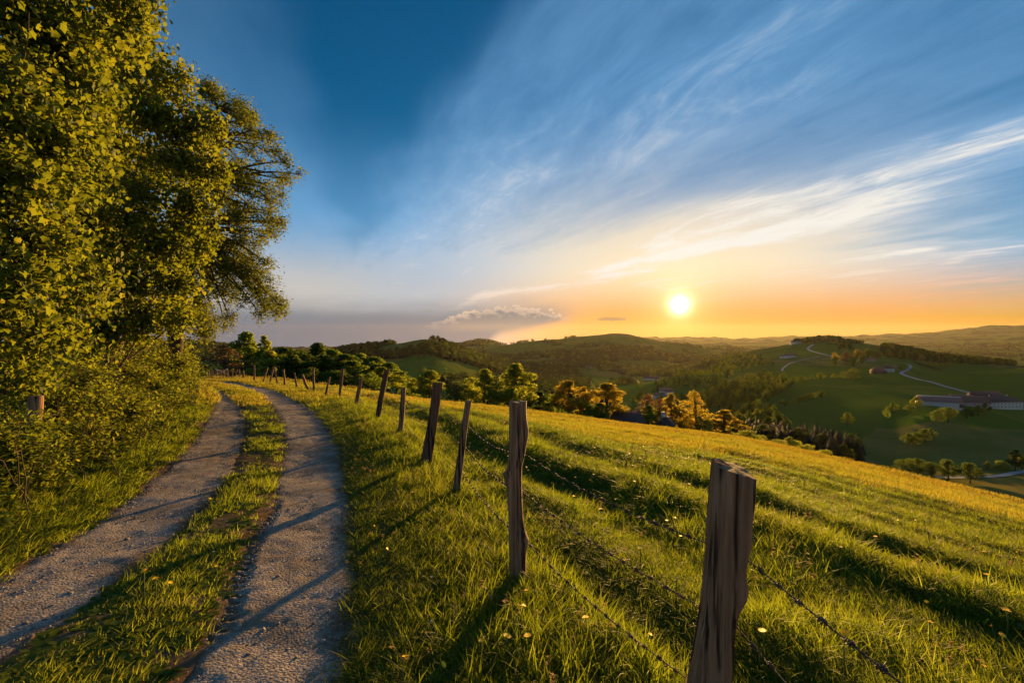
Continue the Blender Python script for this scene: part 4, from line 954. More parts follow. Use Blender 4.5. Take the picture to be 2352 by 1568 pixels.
G1 = 'trees where the track bends away'; G2 = 'dark trees of the grove behind the fence'; G3 = 'trees along the lower edge of the meadow'; G4 = 'bushes along the lower edge of the meadow'
for a in [
 (525, 872, 793, 95, 'sparse', 'brown', 'reddish brown half bare tree left of the tall green tree by the bend', G1, 82), (563, 880, 763, 84, 'round', 'green', 'tall green round-topped tree standing above the bend of the track', G1, 92),
 (603, 880, 770, 44, 'tall', 'light', 'slender green tree touching the right side of the tall round-topped tree', G1, 90), (622, 880, 806, 84, 'round', 'light', 'low light green tree right of the bend, behind leaning posts', G1, 78), (575, 872, 836, 46, 'bush', 'brown', 'brownish undergrowth bush below the tall round-topped tree', G1, 84),
 (468, 872, 838, 40, 'round', 'green', 'small round tree at the hedge end behind the farthest posts', G1, 95), (449, 872, 846, 26, 'round', 'light', 'smallest pale tree at the hedge end by the farthest posts', G1, 100),
 (652, 890, 797, 92, 'round', 'dark', 'leftmost dark tree of the grove beside the low light green tree', G2, 84), (690, 890, 804, 92, 'round', 'dark', 'dark tree of the grove left of its tallest crown', G2, 96), (727, 890, 787, 84, 'round', 'dark', 'tallest dark dome of the grove behind the fence', G2, 104), (762, 890, 803, 84, 'round', 'green', 'green tree of the grove right of its tallest dome', G2, 90),
 (798, 890, 806, 32, 'spruce', 'spruce', 'single dark spruce poking out of the grove behind the fence', G2, 104), (792, 895, 812, 84, 'round', 'dark', 'dark round tree under the single spruce of the grove', G2, 84), (828, 895, 812, 84, 'round', 'green', 'green tree in the right half of the grove', G2, 90), (860, 900, 820, 84, 'round', 'green', 'sunlit green tree in the right half of the grove, next to last', G2, 92), (892, 905, 832, 70, 'round', 'green', 'last round tree at the right end of the grove', G2, 88),
 (672, 890, 815, 80, 'round', 'dark', 'lower dark crown between the first two trees of the grove', G2, 78), (745, 895, 815, 84, 'round', 'dark', 'lower dark crown in front of the tallest dome of the grove', G2, 80), (812, 897, 828, 80, 'round', 'green', 'lower green crown in the middle of the grove front', G2, 78), (876, 905, 843, 70, 'round', 'light', 'lower sunlit crown at the right of the grove front', G2, 82),
 (705, 895, 845, 70, 'bush', 'dark', 'dark bush at the foot of the grove, left one', G2, 72), (770, 900, 850, 80, 'bush', 'dark', 'dark bush at the foot of the grove, middle one', G2, 72), (840, 905, 858, 80, 'bush', 'green', 'green bush at the foot of the grove, right one', G2, 74),
 (918, 915, 850, 22, 'spruce', 'spruce', 'small dark spruce in the gap right of the grove, left one', G3, 118), (935, 915, 856, 20, 'spruce', 'spruce', 'small dark spruce in the gap right of the grove, right one', G3, 122), (985, 925, 850, 74, 'round', 'light', 'light green round tree alone between the grove and the broad brown post', G3, 104), (946, 920, 880, 46, 'bush', 'green', 'green bush left of the lone light green round tree', G4, 106),
 (1050, 935, 872, 40, 'sparse', 'dark', 'thin dark bare tree beside the thin leaning post', G3, 118), (1086, 940, 866, 46, 'round', 'dark', 'dark tree squeezed left of the two crowns by the crooked post', G3, 128), (1112, 940, 847, 66, 'round', 'light', 'yellow green crown left of the crooked post, smaller of two', G3, 118), (1182, 945, 835, 92, 'round', 'light', 'big yellow green crown right behind the crooked post', G3, 120), (1142, 945, 905, 40, 'bush', 'light', 'low pale bush between the two crowns by the crooked post', G4, 114),
 (1240, 955, 898, 60, 'round', 'dark', 'dark low tree right of the big crown behind the crooked post', G3, 128), (1270, 960, 905, 40, 'bush', 'green', 'green bush left of the golden trees', G4, 122),
 (1304, 965, 874, 76, 'round', 'gold', 'golden crowned tree, first of the golden pair from the left', G3, 122), (1340, 965, 888, 46, 'tall', 'gold', 'narrow golden tree between the two golden crowns', G3, 128), (1396, 978, 881, 86, 'round', 'gold', 'largest golden crowned tree at the meadow edge', G3, 124), (1350, 970, 928, 60, 'bush', 'green', 'green bush below the golden pair', G4, 118), (1378, 975, 925, 40, 'round', 'green', 'small dark tree under the largest golden crown', G3, 117),
 (1484, 985, 903, 62, 'sparse', 'brown', 'thin brown half bare tree behind the barn roof', G3, 140), (1520, 985, 915, 46, 'sparse', 'brown', 'thin brown tree between the barn roof and the small gabled house', G3, 142), (1488, 985, 930, 44, 'tall', 'light', 'pointed light green tree right of the barn roof', G3, 126),
 (1546, 992, 903, 48, 'tall', 'gold', 'bright golden slender tree left of the small gabled house', G3, 132), (1602, 1000, 897, 62, 'sparse', 'gold', 'airy golden tree behind the small gabled house', G3, 138), (1575, 995, 945, 50, 'bush', 'gold', 'golden bush between the slender and the airy golden trees', G4, 134), (1616, 1003, 960, 48, 'bush', 'dark', 'dark bush left of the last golden tree', G4, 130), (1660, 1012, 942, 62, 'tall', 'gold', 'last golden tree on the right above the pale bushes', G3, 130),
 (1712, 1018, 988, 70, 'bush', 'light', 'pale green bush just right of the last golden tree', G4, 136), (1750, 1026, 1000, 40, 'bush', 'light', 'small pale bush, second right of the last golden tree', G4, 140), (1790, 1036, 1010, 46, 'bush', 'light', 'pale bush in front of the spruce wood, left one', G4, 142), (1830, 1040, 1012, 34, 'bush', 'light', 'bright pale bush in front of the spruce wood, middle one', G4, 142), (1862, 1048, 1022, 44, 'bush', 'light', 'pale bush in front of the spruce wood, right one', G4, 140), (1900, 1058, 1034, 44, 'bush', 'light', 'low pale bush at the right end of the spruce wood', G4, 140), (1818, 1030, 1003, 26, 'tall', 'light', 'small bright tree in front of the spruce wood', G3, 146)]:
    tree_px(a[0], a[1], a[2], a[3] * (1.28 if a[7] in (G3, G4) else 1.2), *a[4:8], D=a[8], cat='bush' if a[4] == 'bush' else 'tree')

G5 = 'fruit trees scattered on the slopes by the right hand farm'; G6 = 'orchard trees at the lower right'; G7 = 'row of small trees across the slope'; G8 = 'trees by the farmhouse on the bend'
for x, yb, yt, w, kd, cl, lb, gp in [
 (960, 985, 880, 92, 'round', 'green', 'lone round tree in the middle of the shaded slope', G5), (1275, 935, 848, 62, 'sparse', 'green', 'lower of two thin trees left of the big barn', G5), (1315, 880, 800, 74, 'round', 'green', 'upper of two thin trees left of the big barn', G5), (1450, 885, 822, 76, 'orchard', 'dark', 'short tree below the left corner of the big barn', G5), (1500, 838, 758, 80, 'round', 'light', 'tree touching the left corner of the big barn', G5),
 (1665, 965, 862, 92, 'orchard', 'dark', 'left tree of the sunlit pair below the big barn', G5), (1750, 955, 840, 125, 'orchard', 'dark', 'right larger tree of the sunlit pair below the big barn', G5), (1900, 925, 848, 90, 'orchard', 'dark', 'round tree below the farmyard', G5), (1985, 905, 822, 84, 'round', 'green', 'tree in front of the brown roofed wing of the farm', G5), (2040, 895, 805, 60, 'round', 'dark', 'dark tree between the farm wings', G5),
 (1440, 1145, 1045, 84, 'orchard', 'dark', 'first tree from the left in the clump on the sunny bank', G6), (1498, 1140, 1035, 92, 'orchard', 'dark', 'second tree from the left in the clump on the sunny bank', G6), (1570, 1115, 1012, 108, 'orchard', 'dark', 'largest tree of the clump on the sunny bank', G6), (1612, 1090, 1003, 70, 'round', 'green', 'last tree of the clump on the sunny bank', G6),
 (1400, 1350, 1248, 140, 'orchard', 'dark', 'broad fruit tree, leftmost of the orchard row above the lane', G6), (1500, 1372, 1238, 150, 'orchard', 'dark', 'second fruit tree from the left in the orchard row', G6), (1618, 1392, 1270, 108, 'orchard', 'dark', 'third fruit tree from the left in the orchard row', G6), (1752, 1412, 1252, 160, 'orchard', 'dark', 'dark round fruit tree right of the middle of the orchard row', G6), (1922, 1435, 1278, 165, 'orchard', 'dark', 'rightmost broad fruit tree standing below the lane', G6),
 (2060, 1330, 1262, 50, 'tall', 'light', 'small pale tree behind the rightmost orchard tree', G6), (2165, 1335, 1258, 130, 'bush', 'green', 'light bush beside the lane at the right edge', G6), (2275, 1335, 1172, 120, 'round', 'dark', 'tall dark tree by the lane at the right edge', G6), (2320, 1340, 1215, 90, 'round', 'light', 'sunlit tree in front of the tall dark tree at the right edge', G6),
 (340, 865, 800, 56, 'round', 'dark', 'small tree at the lower left end of the slope row', G7), (465, 838, 783, 78, 'orchard', 'dark', 'widest tree near the lower end of the slope row', G7), (540, 812, 772, 44, 'round', 'green', 'third tree from the lower end of the slope row', G7), (582, 806, 752, 52, 'round', 'green', 'fourth tree from the lower end of the slope row', G7), (620, 796, 742, 48, 'round', 'green', 'fifth tree from the lower end of the slope row', G7), (652, 786, 735, 44, 'round', 'green', 'sixth tree from the lower end of the slope row', G7), (692, 780, 724, 54, 'round', 'light', 'next to last tree at the upper end of the slope row', G7), (755, 760, 706, 76, 'round', 'green', 'last and largest tree at the upper end of the slope row', G7),
 (535, 655, 592, 64, 'round', 'green', 'leftmost tree of the upper hedge line below the wooded hill', G7), (605, 645, 596, 66, 'orchard', 'dark', 'second tree of the upper hedge line below the wooded hill', G7), (682, 625, 588, 44, 'round', 'green', 'third tree of the upper hedge line below the wooded hill', G7), (748, 620, 572, 64, 'round', 'light', 'sunlit tree of the upper hedge line below the wooded hill', G7), (856, 618, 572, 48, 'round', 'light', 'single tree at the right end of the upper hedge line', G7),
 (985, 625, 560, 120, 'orchard', 'dark', 'wide tree standing left of the white farmhouse', G8), (1010, 585, 532, 90, 'round', 'green', 'tree behind the wide tree left of the white farmhouse', G8), (930, 590, 553, 60, 'round', 'green', 'small tree at the left of the group by the white farmhouse', G8), (860, 478, 408, 52, 'round', 'gold', 'golden round tree standing by the lane under the wooded hill', G8), (862, 520, 442, 66, 'round', 'dark', 'dark round tree just below the golden round tree by the lane', G8),
 (1190, 466, 402, 76, 'round', 'gold', 'golden tree at the right of the farmstead wood', G8), (1120, 462, 380, 90, 'round', 'light', 'light crown left of the golden tree in the farmstead wood', G8), (1040, 470, 385, 90, 'round', 'gold', 'yellowish crown in the middle of the farmstead wood', G8), (950, 505, 405, 80, 'round', 'brown', 'grey brown tree at the left of the farmstead wood', G8), (1005, 515, 440, 90, 'round', 'green', 'willow-like crown in front of the farmstead wood', G8), (1075, 500, 435, 60, 'round', 'dark', 'dark crown left of the pale shed in the farmstead wood', G8), (1385, 550, 500, 80, 'bush', 'green', 'garden shrubs right of the white farmhouse', G8),
 (1650, 518, 486, 60, 'bush', 'light', 'round bush on the brow above the lane, left one', G8), (1700, 516, 490, 44, 'bush', 'light', 'round bush on the brow above the lane, middle one', G8), (1765, 513, 487, 50, 'bush', 'light', 'round bush on the brow above the lane, right one', G8)]:
    X, Yb = Z7(x, yb); Yt = Z7(x, yt)[1]; tree_px(X, Yb, Yt, w * .293, kd, cl, lb, gp, dmin=150, cat='bush' if kd == 'bush' else 'tree')

# ---- woods that read as one mass
def tree_proto(kind, v, colr):
    t_, c_ = TREES[kind][v]; nt_ = len(np.vstack(t_.V)); b = MB(); b.V = [np.vstack(t_.V), np.vstack(c_.V)]; b.F = list(t_.F) + [i + nt_ for i in c_.F]; b.S = list(t_.S) + list(c_.S); b.A = [np.concatenate(t_.A), np.concatenate(c_.A)]
    me = b.mesh('wood_tree', M['bark'], False, 'rnd'); me.materials.append(TCOL[colr]); mi = np.zeros(len(me.polygons), np.int32); mi[len(t_.S):] = 1; me.polygons.foreach_set('material_index', mi); return me
WK = [tree_proto('round', 0, 'green'), tree_proto('round', 1, 'dark'), tree_proto('round', 2, 'light'), tree_proto('spruce', 0, 'spruce'), tree_proto('spruce', 1, 'spruce'), tree_proto('tall', 0, 'green'), tree_proto('bush', 0, 'green')]
WC = proto_collection('wood_kind', WK)
def in_poly(px, py, poly):
    c = np.zeros(px.shape, bool); n = len(poly)
    for i in range(n):
        (x1, y1), (x2, y2) = poly[i], poly[i - 1]
        k_ = ((y1 > py) != (y2 > py)) & (px < (x2 - x1) * (py - y1) / (y2 - y1 + 1e-9) + x1); c ^= k_
    return c
def plant(name, x, y, mixw, h0, h1, label, wid=(.8, 1.15)):
    n = len(x); z = ground(x, y) - .3; rot = np.zeros((n, 3)); rot[:, 2] = rng.uniform(0, 6.28, n); h = rng.uniform(h0, h1, n) / 10; w = h * rng.uniform(*wid, n)
    idx = rng.choice(len(WK), n, p=np.array(mixw) / sum(mixw)); h = np.where(idx == 6, h * .35, h); w = np.where(idx == 6, w * .5, w)
    scatter(name, np.column_stack([x, y, z]), rot, np.column_stack([w, w, h]), idx, WC, label, 'wood'); print(name, n)
def wood_poly(name, poly, D0, D1, dens, mixw, h0, h1, label, zf=Z7, wid=(.8, 1.15)):
    poly = [zf(*q) for q in poly]; pxs = [q[0] for q in poly]; n = int(dens * (max(pxs) - min(pxs)) / F * (D1 * D1 - D0 * D0) / 2 / 100)
    D = np.sqrt(rng.uniform(D0 * D0, D1 * D1, n)); px = rng.uniform(min(pxs), max(pxs), n); x = (px - 1176) / F * D; z = ground(x, D); qx, qy, _ = proj(np.column_stack([x, D, z]))
    k_ = in_poly(qx, qy, poly); plant(name, x[k_], D[k_], mixw, h0, h1, label, wid)
wood_poly('spruce_wood', [(60, 1010), (300, 1050), (560, 1090), (800, 1120), (1000, 1150), (1080, 1200), (1120, 1290), (900, 1290), (500, 1180), (100, 1120)], 150, 420, 4.5, [0, .3, 0, 3, 3, 0, 0], 9, 14, 'dark spruce wood in the hollow below the meadow', wid=(1.3, 1.9))
wood_poly('valley_wood', [(-60, 720), (120, 640), (330, 600), (480, 640), (520, 700), (330, 800), (60, 850), (-250, 900), (-260, 800)], 300, 1100, 1.3, [3, 3, 1, .3, .3, 1, 1], 9, 15, 'mixed wood filling the side valley below the slope row of trees')
wood_poly('hollow_wood', [(40, 880), (250, 850), (380, 930), (470, 1010), (560, 1060), (300, 1050), (60, 1010)], 200, 700, 1.6, [3, 3, .6, .6, .6, .5, 1], 8, 13, 'dark broadleaf wood in the hollow left of the spruce wood')
wood_poly('hilltop_wood', [(100, 350), (290, 290), (520, 262), (700, 235), (850, 225), (1010, 255), (1025, 300), (900, 322), (700, 335), (530, 345), (300, 340)], 1050, 1800, 1.7, [2, 4, .3, 2, 2, .5, 0], 10, 17, 'dark wood crowning the hill on the right')
wood_poly('ridge_wood', [(1220, 380), (1450, 345), (1600, 335), (1800, 355), (2100, 400), (2400, 430), (2400, 515), (1900, 505), (1650, 490), (1300, 455), (1225, 430)], 780, 1700, 1.5, [4, 4, 1.0, .5, .5, .5, 0], 11, 18, 'long dark wood on the ridge behind the knoll at the right')
wood_poly('hedgerow_wood', [(850, 300), (1030, 295), (1250, 320), (1000, 350), (980, 400), (900, 400)], 800, 1700, .8, [3, 4, .3, .5, .5, .5, 1], 7, 12, 'straggling wood on the back of the hill by the farmstead')
wood_poly('slope_hedges', [(-400, 560), (-100, 470), (160, 425), (400, 470), (400, 510), (200, 540), (60, 600), (-200, 700), (-400, 700)], 500, 1900, .45, [3, 3, 1, .6, .6, .6, 2], 6, 12, 'hedges and copses on the slope under the sun')
def hill_woods():
    n = 95000; D = np.exp(rng.uniform(math.log(560), math.log(5200), n)); px = rng.uniform(330, 2420, n); x = (px - 1176) / F * D; k_ = wooded_mask(x, D)
    k_ &= ~((px > 1640) & (D < 2000)); k_ &= rng.random(n) < np.clip((D / 2300) ** .8, .25, 1) ; x, D, px = x[k_], D[k_], px[k_]
    z = ground(x, D); qx, qy, _ = proj(np.column_stack([x, D, z])); k_ = qy < 1000; plant('hill_woods', x[k_], D[k_], [1.5, 6, 0, 2, 2, .3, 0], 11, 19, 'dark patches of wood on the distant hills', (1.5, 2.2))
    n = 5200; D = np.exp(rng.uniform(math.log(450), math.log(3200), n)); px = rng.uniform(700, 1700, n); x = (px - 1176) / F * D; c = np.abs(fbm(x / 130, D / 130, 3, 99) - .5) < .035; plant('field_hedges', x[c], D[c], [3, 3, 1, .3, .3, .5, 2], 7, 12, 'hedge lines and single trees between the distant fields', (1.0, 1.5))
hill_woods()

# ---- buildings
BM = {'white': flat_mat('limewash', (.50, .46, .42), .9, 1.5, .12), 'cream': flat_mat('cream_plaster', (.60, .53, .42), .9, 1.5, .12), 'roof_red': flat_mat('red_tile', (.20, .075, .05), .85, 3, .3), 'roof_brown': flat_mat('brown_tile', (.135, .07, .055), .85, 3, .25), 'roof_dark': flat_mat('dark_tile', (.09, .055, .045), .85, 3, .3),
      'metal': flat_mat('sheet_roof', (.24, .13, .105), .9, 2, .1, spec=.05), 'grey': flat_mat('grey_boards', (.33, .27, .24), .9, 2, .2), 'window': flat_mat('window_glass', (.03, .03, .035), .25, spec=.5), 'frame': flat_mat('trim', (.75, .72, .70), .7), 'door': flat_mat('door', (.12, .08, .055), .7), 'timber': flat_mat('dark_timber', (.085, .055, .04), .9, 3, .3)}
def house(P, rz, L_, W, h, rh, label, wall='white', roof='roof_red', name='house', group=None, wins=(), doors=(), hip=0.0, chim=0, over=.5, sink=2.5, trim=False):
    """long axis along x; front at -y. wins: (side, count, z, w, h); doors: (side, u, w, h)"""
    t = empty(name, P, rz); tag(t, label, 'building', group); b = MB()
    x, y = L_ / 2, W / 2; V = [(-x, -y, -sink), (x, -y, -sink), (x, y, -sink), (-x, y, -sink), (-x, -y, h), (x, -y, h), (x, y, h), (-x, y, h)]; Fc = [(0, 1, 5, 4), (1, 2, 6, 5), (2, 3, 7, 6), (3, 0, 4, 7)]
    if not hip: V += [(-x, 0, h + rh - .12), (x, 0, h + rh - .12)]; Fc += [(4, 8, 7), (5, 6, 9)]
    b.add(V, Fc); b.obj('wall', BM[wall], t)
    rb = MB(); hx = x + over - hip; ox, oy = x + over, y + over; zb = h - over * rh / y; th = .22
    top = [(-ox, -oy, zb), (ox, -oy, zb), (ox, oy, zb), (-ox, oy, zb), (-hx, 0, h + rh), (hx, 0, h + rh)]; V = [(a, c, z + th) for a, c, z in top] + top
    Fc = [(0, 1, 5, 4), (2, 3, 4, 5), (1, 2, 5), (3, 0, 4), (7, 6, 10, 11), (9, 8, 11, 10), (6, 7, 1, 0), (7, 8, 2, 1), (8, 9, 3, 2), (9, 6, 0, 3)]
    if hip: Fc += [(8, 7, 11), (6, 9, 10)]
    else: Fc = Fc[:2] + Fc[4:] + [(1, 2, 5), (3, 0, 4)] if False else Fc
    rb.add(V, Fc); ro = rb.obj('roof', BM[roof], t)
    if trim:
        tb = MB(); tb.tube([(-hx, 0, h + rh + th), (hx, 0, h + rh + th)], .35, 5); tb.obj('ridge_cap', BM['frame'], ro)
    for i in range(chim):
        cb = MB(); cx = (-.25 + .5 * i) * L_; cb.box((cx, .3, h + rh + .3), (.4, .4, 1.0)); cb.box((cx, .3, h + rh + 1.34), (.5, .5, .06)); cb.obj('chimney', BM['white' if wall == 'cream' else 'grey'], ro)
    def face(side, u, z, w, hh, nm, mt, proud):
        bb = MB(); half = (w / 2, .06, hh / 2) if side in 'fb' else (.06, w / 2, hh / 2)
        c = {'f': (u * L_, -y - proud, z), 'b': (u * L_, y + proud, z), 'l': (-x - proud, u * W, z), 'r': (x + proud, u * W, z)}[side]
        bb.box((0, 0, 0), half); o = bb.obj(nm, BM[mt], t); o.location = c; return o
    for side, cnt, z, w, hh in wins:
        for i in range(cnt):
            u = (i + .5) / cnt - .5; o = face(side, u * .92, z, w, hh, 'window', 'window', .0)
            fb = MB(); fx = (w / 2 + .1, .05, .09) if side in 'fb' else (.05, w / 2 + .1, .09); fb.box((0, 0, -hh / 2), fx); s_ = fb.obj('sill', BM['frame'], o); s_.location = {'f': (0, -.09, 0), 'b': (0, .09, 0), 'l': (-.09, 0, 0), 'r': (.09, 0, 0)}[side]
    for side, u, w, hh in doors: face(side, u, hh / 2 - .3, w, hh, 'door', 'door', .01)
    return t
def at7(x, y, dmin=150): return hit(*Z7(x, y), dmin=dmin)
p = at7(1715, 838); house(p + [4, 10, .6], -.52, 30, 24, 4.0, 3.8, 'big barn with white walls and wide shallow brown roof', 'white', 'metal', 'barn', wins=(('f', 9, 4.6, 1.0, .6),), doors=(('f', .45, 3.0, 3.6), ('r', -.3, 3.2, 3.2), ('r', 0.0, 4.0, 4.2), ('r', .3, 4.4, 4.4)), over=.7, sink=6, trim=True)
p = at7(1960, 850); house(p + [2, 14, .5], -.45, 34, 13, 4.5, 4.6, 'long farm wing with steep brown roof right of the big barn', 'grey', 'roof_brown', 'farm_wing', wins=(('f', 5, 2.6, 1.0, 1.0),), doors=(('f', -.2, 3, 3.2),), sink=5)
p = at7(2190, 855); house(p + [0, 6, .4], .10, 38, 13, 6.6, 4.6, 'long cream farmhouse with two rows of small windows and dark hipped roof', 'cream', 'roof_dark', 'farmhouse', wins=(('f', 9, 4.9, 1.0, 1.2), ('f', 9, 1.9, 1.0, 1.2), ('l', 3, 4.9, 1.0, 1.2)), doors=(('f', -.38, 1.4, 2.4),), hip=6.5, chim=2, sink=5)
p = at7(2100, 790); house(p + [0, 8, .4], -.05, 26, 11, 4.5, 4.0, 'red brown roofed back wing behind the cream farmhouse', 'grey', 'roof_brown', 'farm_wing', sink=5)
p = at7(1840, 772); house(p, -.5, 14, 7, 2.6, 1.2, 'low pale shed behind the big barn', 'white', 'metal', 'shed', sink=3)
p = at7(1200, 575); house(p, -.15, 17, 12, 4.2, 5.0, 'dark timber barn with hipped red roof beside the white farmhouse', 'timber', 'roof_red', 'barn', hip=3.5, sink=4, doors=(('f', 0, 3.5, 3.4),))
p = at7(1282, 560); house(p, .30, 13, 9, 5.4, 4.0, 'white gabled farmhouse beside the lane bend', 'white', 'roof_dark', 'farmhouse', wins=(('f', 4, 4.0, .9, 1.1), ('f', 4, 1.6, .9, 1.1), ('l', 2, 4.0, .9, 1.1)), doors=(('f', 0.02, 1.1, 2.2),), chim=1, sink=4)
p = at7(1135, 475); house(p, .1, 17, 8, 3.0, 2.4, 'long pale shed in the farmstead wood', 'grey', 'metal', 'shed', sink=3)
p = at7(555, 345, 400); house(p, -.1, 26, 11, 6.5, 3.0, 'long pale building against the wooded hilltop', 'cream', 'roof_dark', 'building', wins=(('f', 7, 4.6, 1.2, 1.3), ('f', 7, 1.8, 1.2, 1.3)), sink=6)
p = at7(510, 450, 400); house(p, -.2, 24, 12, 4.5, 4.0, 'brown roofed farm on the slope under the wooded hill', 'white', 'roof_brown', 'farmhouse', sink=6)
p = at7(455, 452, 400); house(p, .5, 12, 8, 4.0, 3.0, 'small white outbuilding left of the brown roofed slope farm', 'white', 'roof_dark', 'outbuilding', sink=6)
p = at7(1190, 328, 500); house(p, -.05, 26, 13, 4.0, 5.0, 'dark roofed farm on the skyline right of the hilltop wood', 'grey', 'roof_dark', 'farmhouse', sink=6)
# houses just below the edge of the meadow
D = 121.0; x = (1440 - 1176) / F * D; house((x, D, gz(x, D)), .25, 6.4, 6.0, 1.2, 2.6, 'steep grey barn roof showing over the meadow edge below the golden trees', 'timber', 'roof_dark', 'barn', sink=4, over=.3)
D = 126.0; x = (1528 - 1176) / F * D; house((x, D, gz(x, D)), 1.15, 5.2, 4.4, 1.9, 1.9, 'small grey gabled house peeping over the meadow edge', 'cream', 'roof_dark', 'house', wins=(('l', 1, 1.2, .7, .8),), sink=4, over=.3, chim=1)
vill = [(1282, 652, 13, 'pale village house left of the bright pair on the sunlit spur'), (1332, 648, 16, 'bright village house at the right of the sunlit spur'), (1188, 664, 13, 'lone pale house at the lower end of the sunlit spur'), (1188, 724, 40, 'long pale farm roof above the golden trees'), (1740, 528, 22, 'white farm on the ridge below the sun'), (458, 552, 22, 'tiny white house on the far left hillside field'), (696, 628, 24, 'tiny white house in the middle of the far hillside'),
        (272, 736, 40, 'long farm roof on the green valley floor'), (305, 742, 18, 'small house at the right of the valley floor farm'), (1298, 830, 16, 'upper house of the hamlet behind the golden trees'), (1248, 868, 14, 'lower house of the hamlet behind the golden trees'), (1325, 838, 12, 'right house of the hamlet behind the golden trees'), (688, 757, 18, 'pale house by the stream in the valley'), (780, 540, 18, 'pale speck of a house high on the far hillside'), (150, 590, 20, 'white house above the valley floor on the left')]
for i, (x, y, L_, lb) in enumerate(vill):
    p = hit(*Z6(x, y), dmin=180); house(p, random.uniform(-.5, .5), L_, L_ * .5, 4.5 if L_ < 30 else 5, L_ * .22 if L_ < 30 else 5, lb, 'white', random.choice(['roof_red', 'roof_brown', 'metal']), 'house', 'houses in the valley', sink=5)

# ------------------------------------------------------------------ the big trees and the hedge on the left
MAPLE = leaf_mat('maple_leaf', [(0, (.030, .058, .008)), (.45, (.068, .106, .010)), (.8, (.118, .148, .014)), (1, (.175, .160, .020))], .44, tcol=(.46, .46, .02), rough=.6, spec=.10)
SMALL = leaf_mat('small_leaf', [(0, (.040, .070, .010)), (.5, (.076, .112, .014)), (.85, (.120, .140, .018)), (1, (.150, .120, .022))], .44, tcol=(.44, .43, .03), rough=.6, spec=.08)
HEDGE = leaf_mat('hedge_leaf', [(0, (.048, .086, .010)), (.5, (.094, .136, .014)), (.85, (.145, .165, .020)), (1, (.185, .150, .025))], .46, tcol=(.48, .48, .03), rough=.6, spec=.08)
def leaf_template(kind):
    if kind == 'maple':
        o = [(0, 0), (.38, .06), (.40, .30), (.52, .56), (.30, .66), (0, 1.0), (-.30, .66), (-.52, .56), (-.40, .30), (-.38, .06)]; V = [(x, y - .0, .26 * abs(x) - .26 * y * y) for x, y in o] + [(0, .36, -.03)]
        return np.array(V), np.array([(10, i, (i + 1) % 10) for i in range(10)])
    V = np.array([(0, 0, 0), (.27, .48, .05), (0, 1, -.16), (-.27, .48, .05), (0, .5, -.03)]); return V, np.array([(4, i, (i + 1) % 4) for i in range(4)])
def frames(n, g, droop, out=None):
    """rotation matrices: y along the leaf, z its upper face"""
    yaw = g.uniform(0, 6.283, n); pit = g.normal(-droop, .45, n)
    y = np.stack([np.cos(yaw) * np.cos(pit), np.sin(yaw) * np.cos(pit), np.sin(pit)], 1)
    up = np.array([0, 0, 1.0]) + g.normal(0, .42, (n, 3)); x = np.cross(y, up); x /= np.linalg.norm(x, axis=1)[:, None]; z = np.cross(x, y)
    return np.stack([x, y, z], 2)
def bezier(a, b, c, n):
    t = np.linspace(0, 1, n)[:, None]; return a * (1 - t) ** 2 + 2 * b * t * (1 - t) + c * t * t
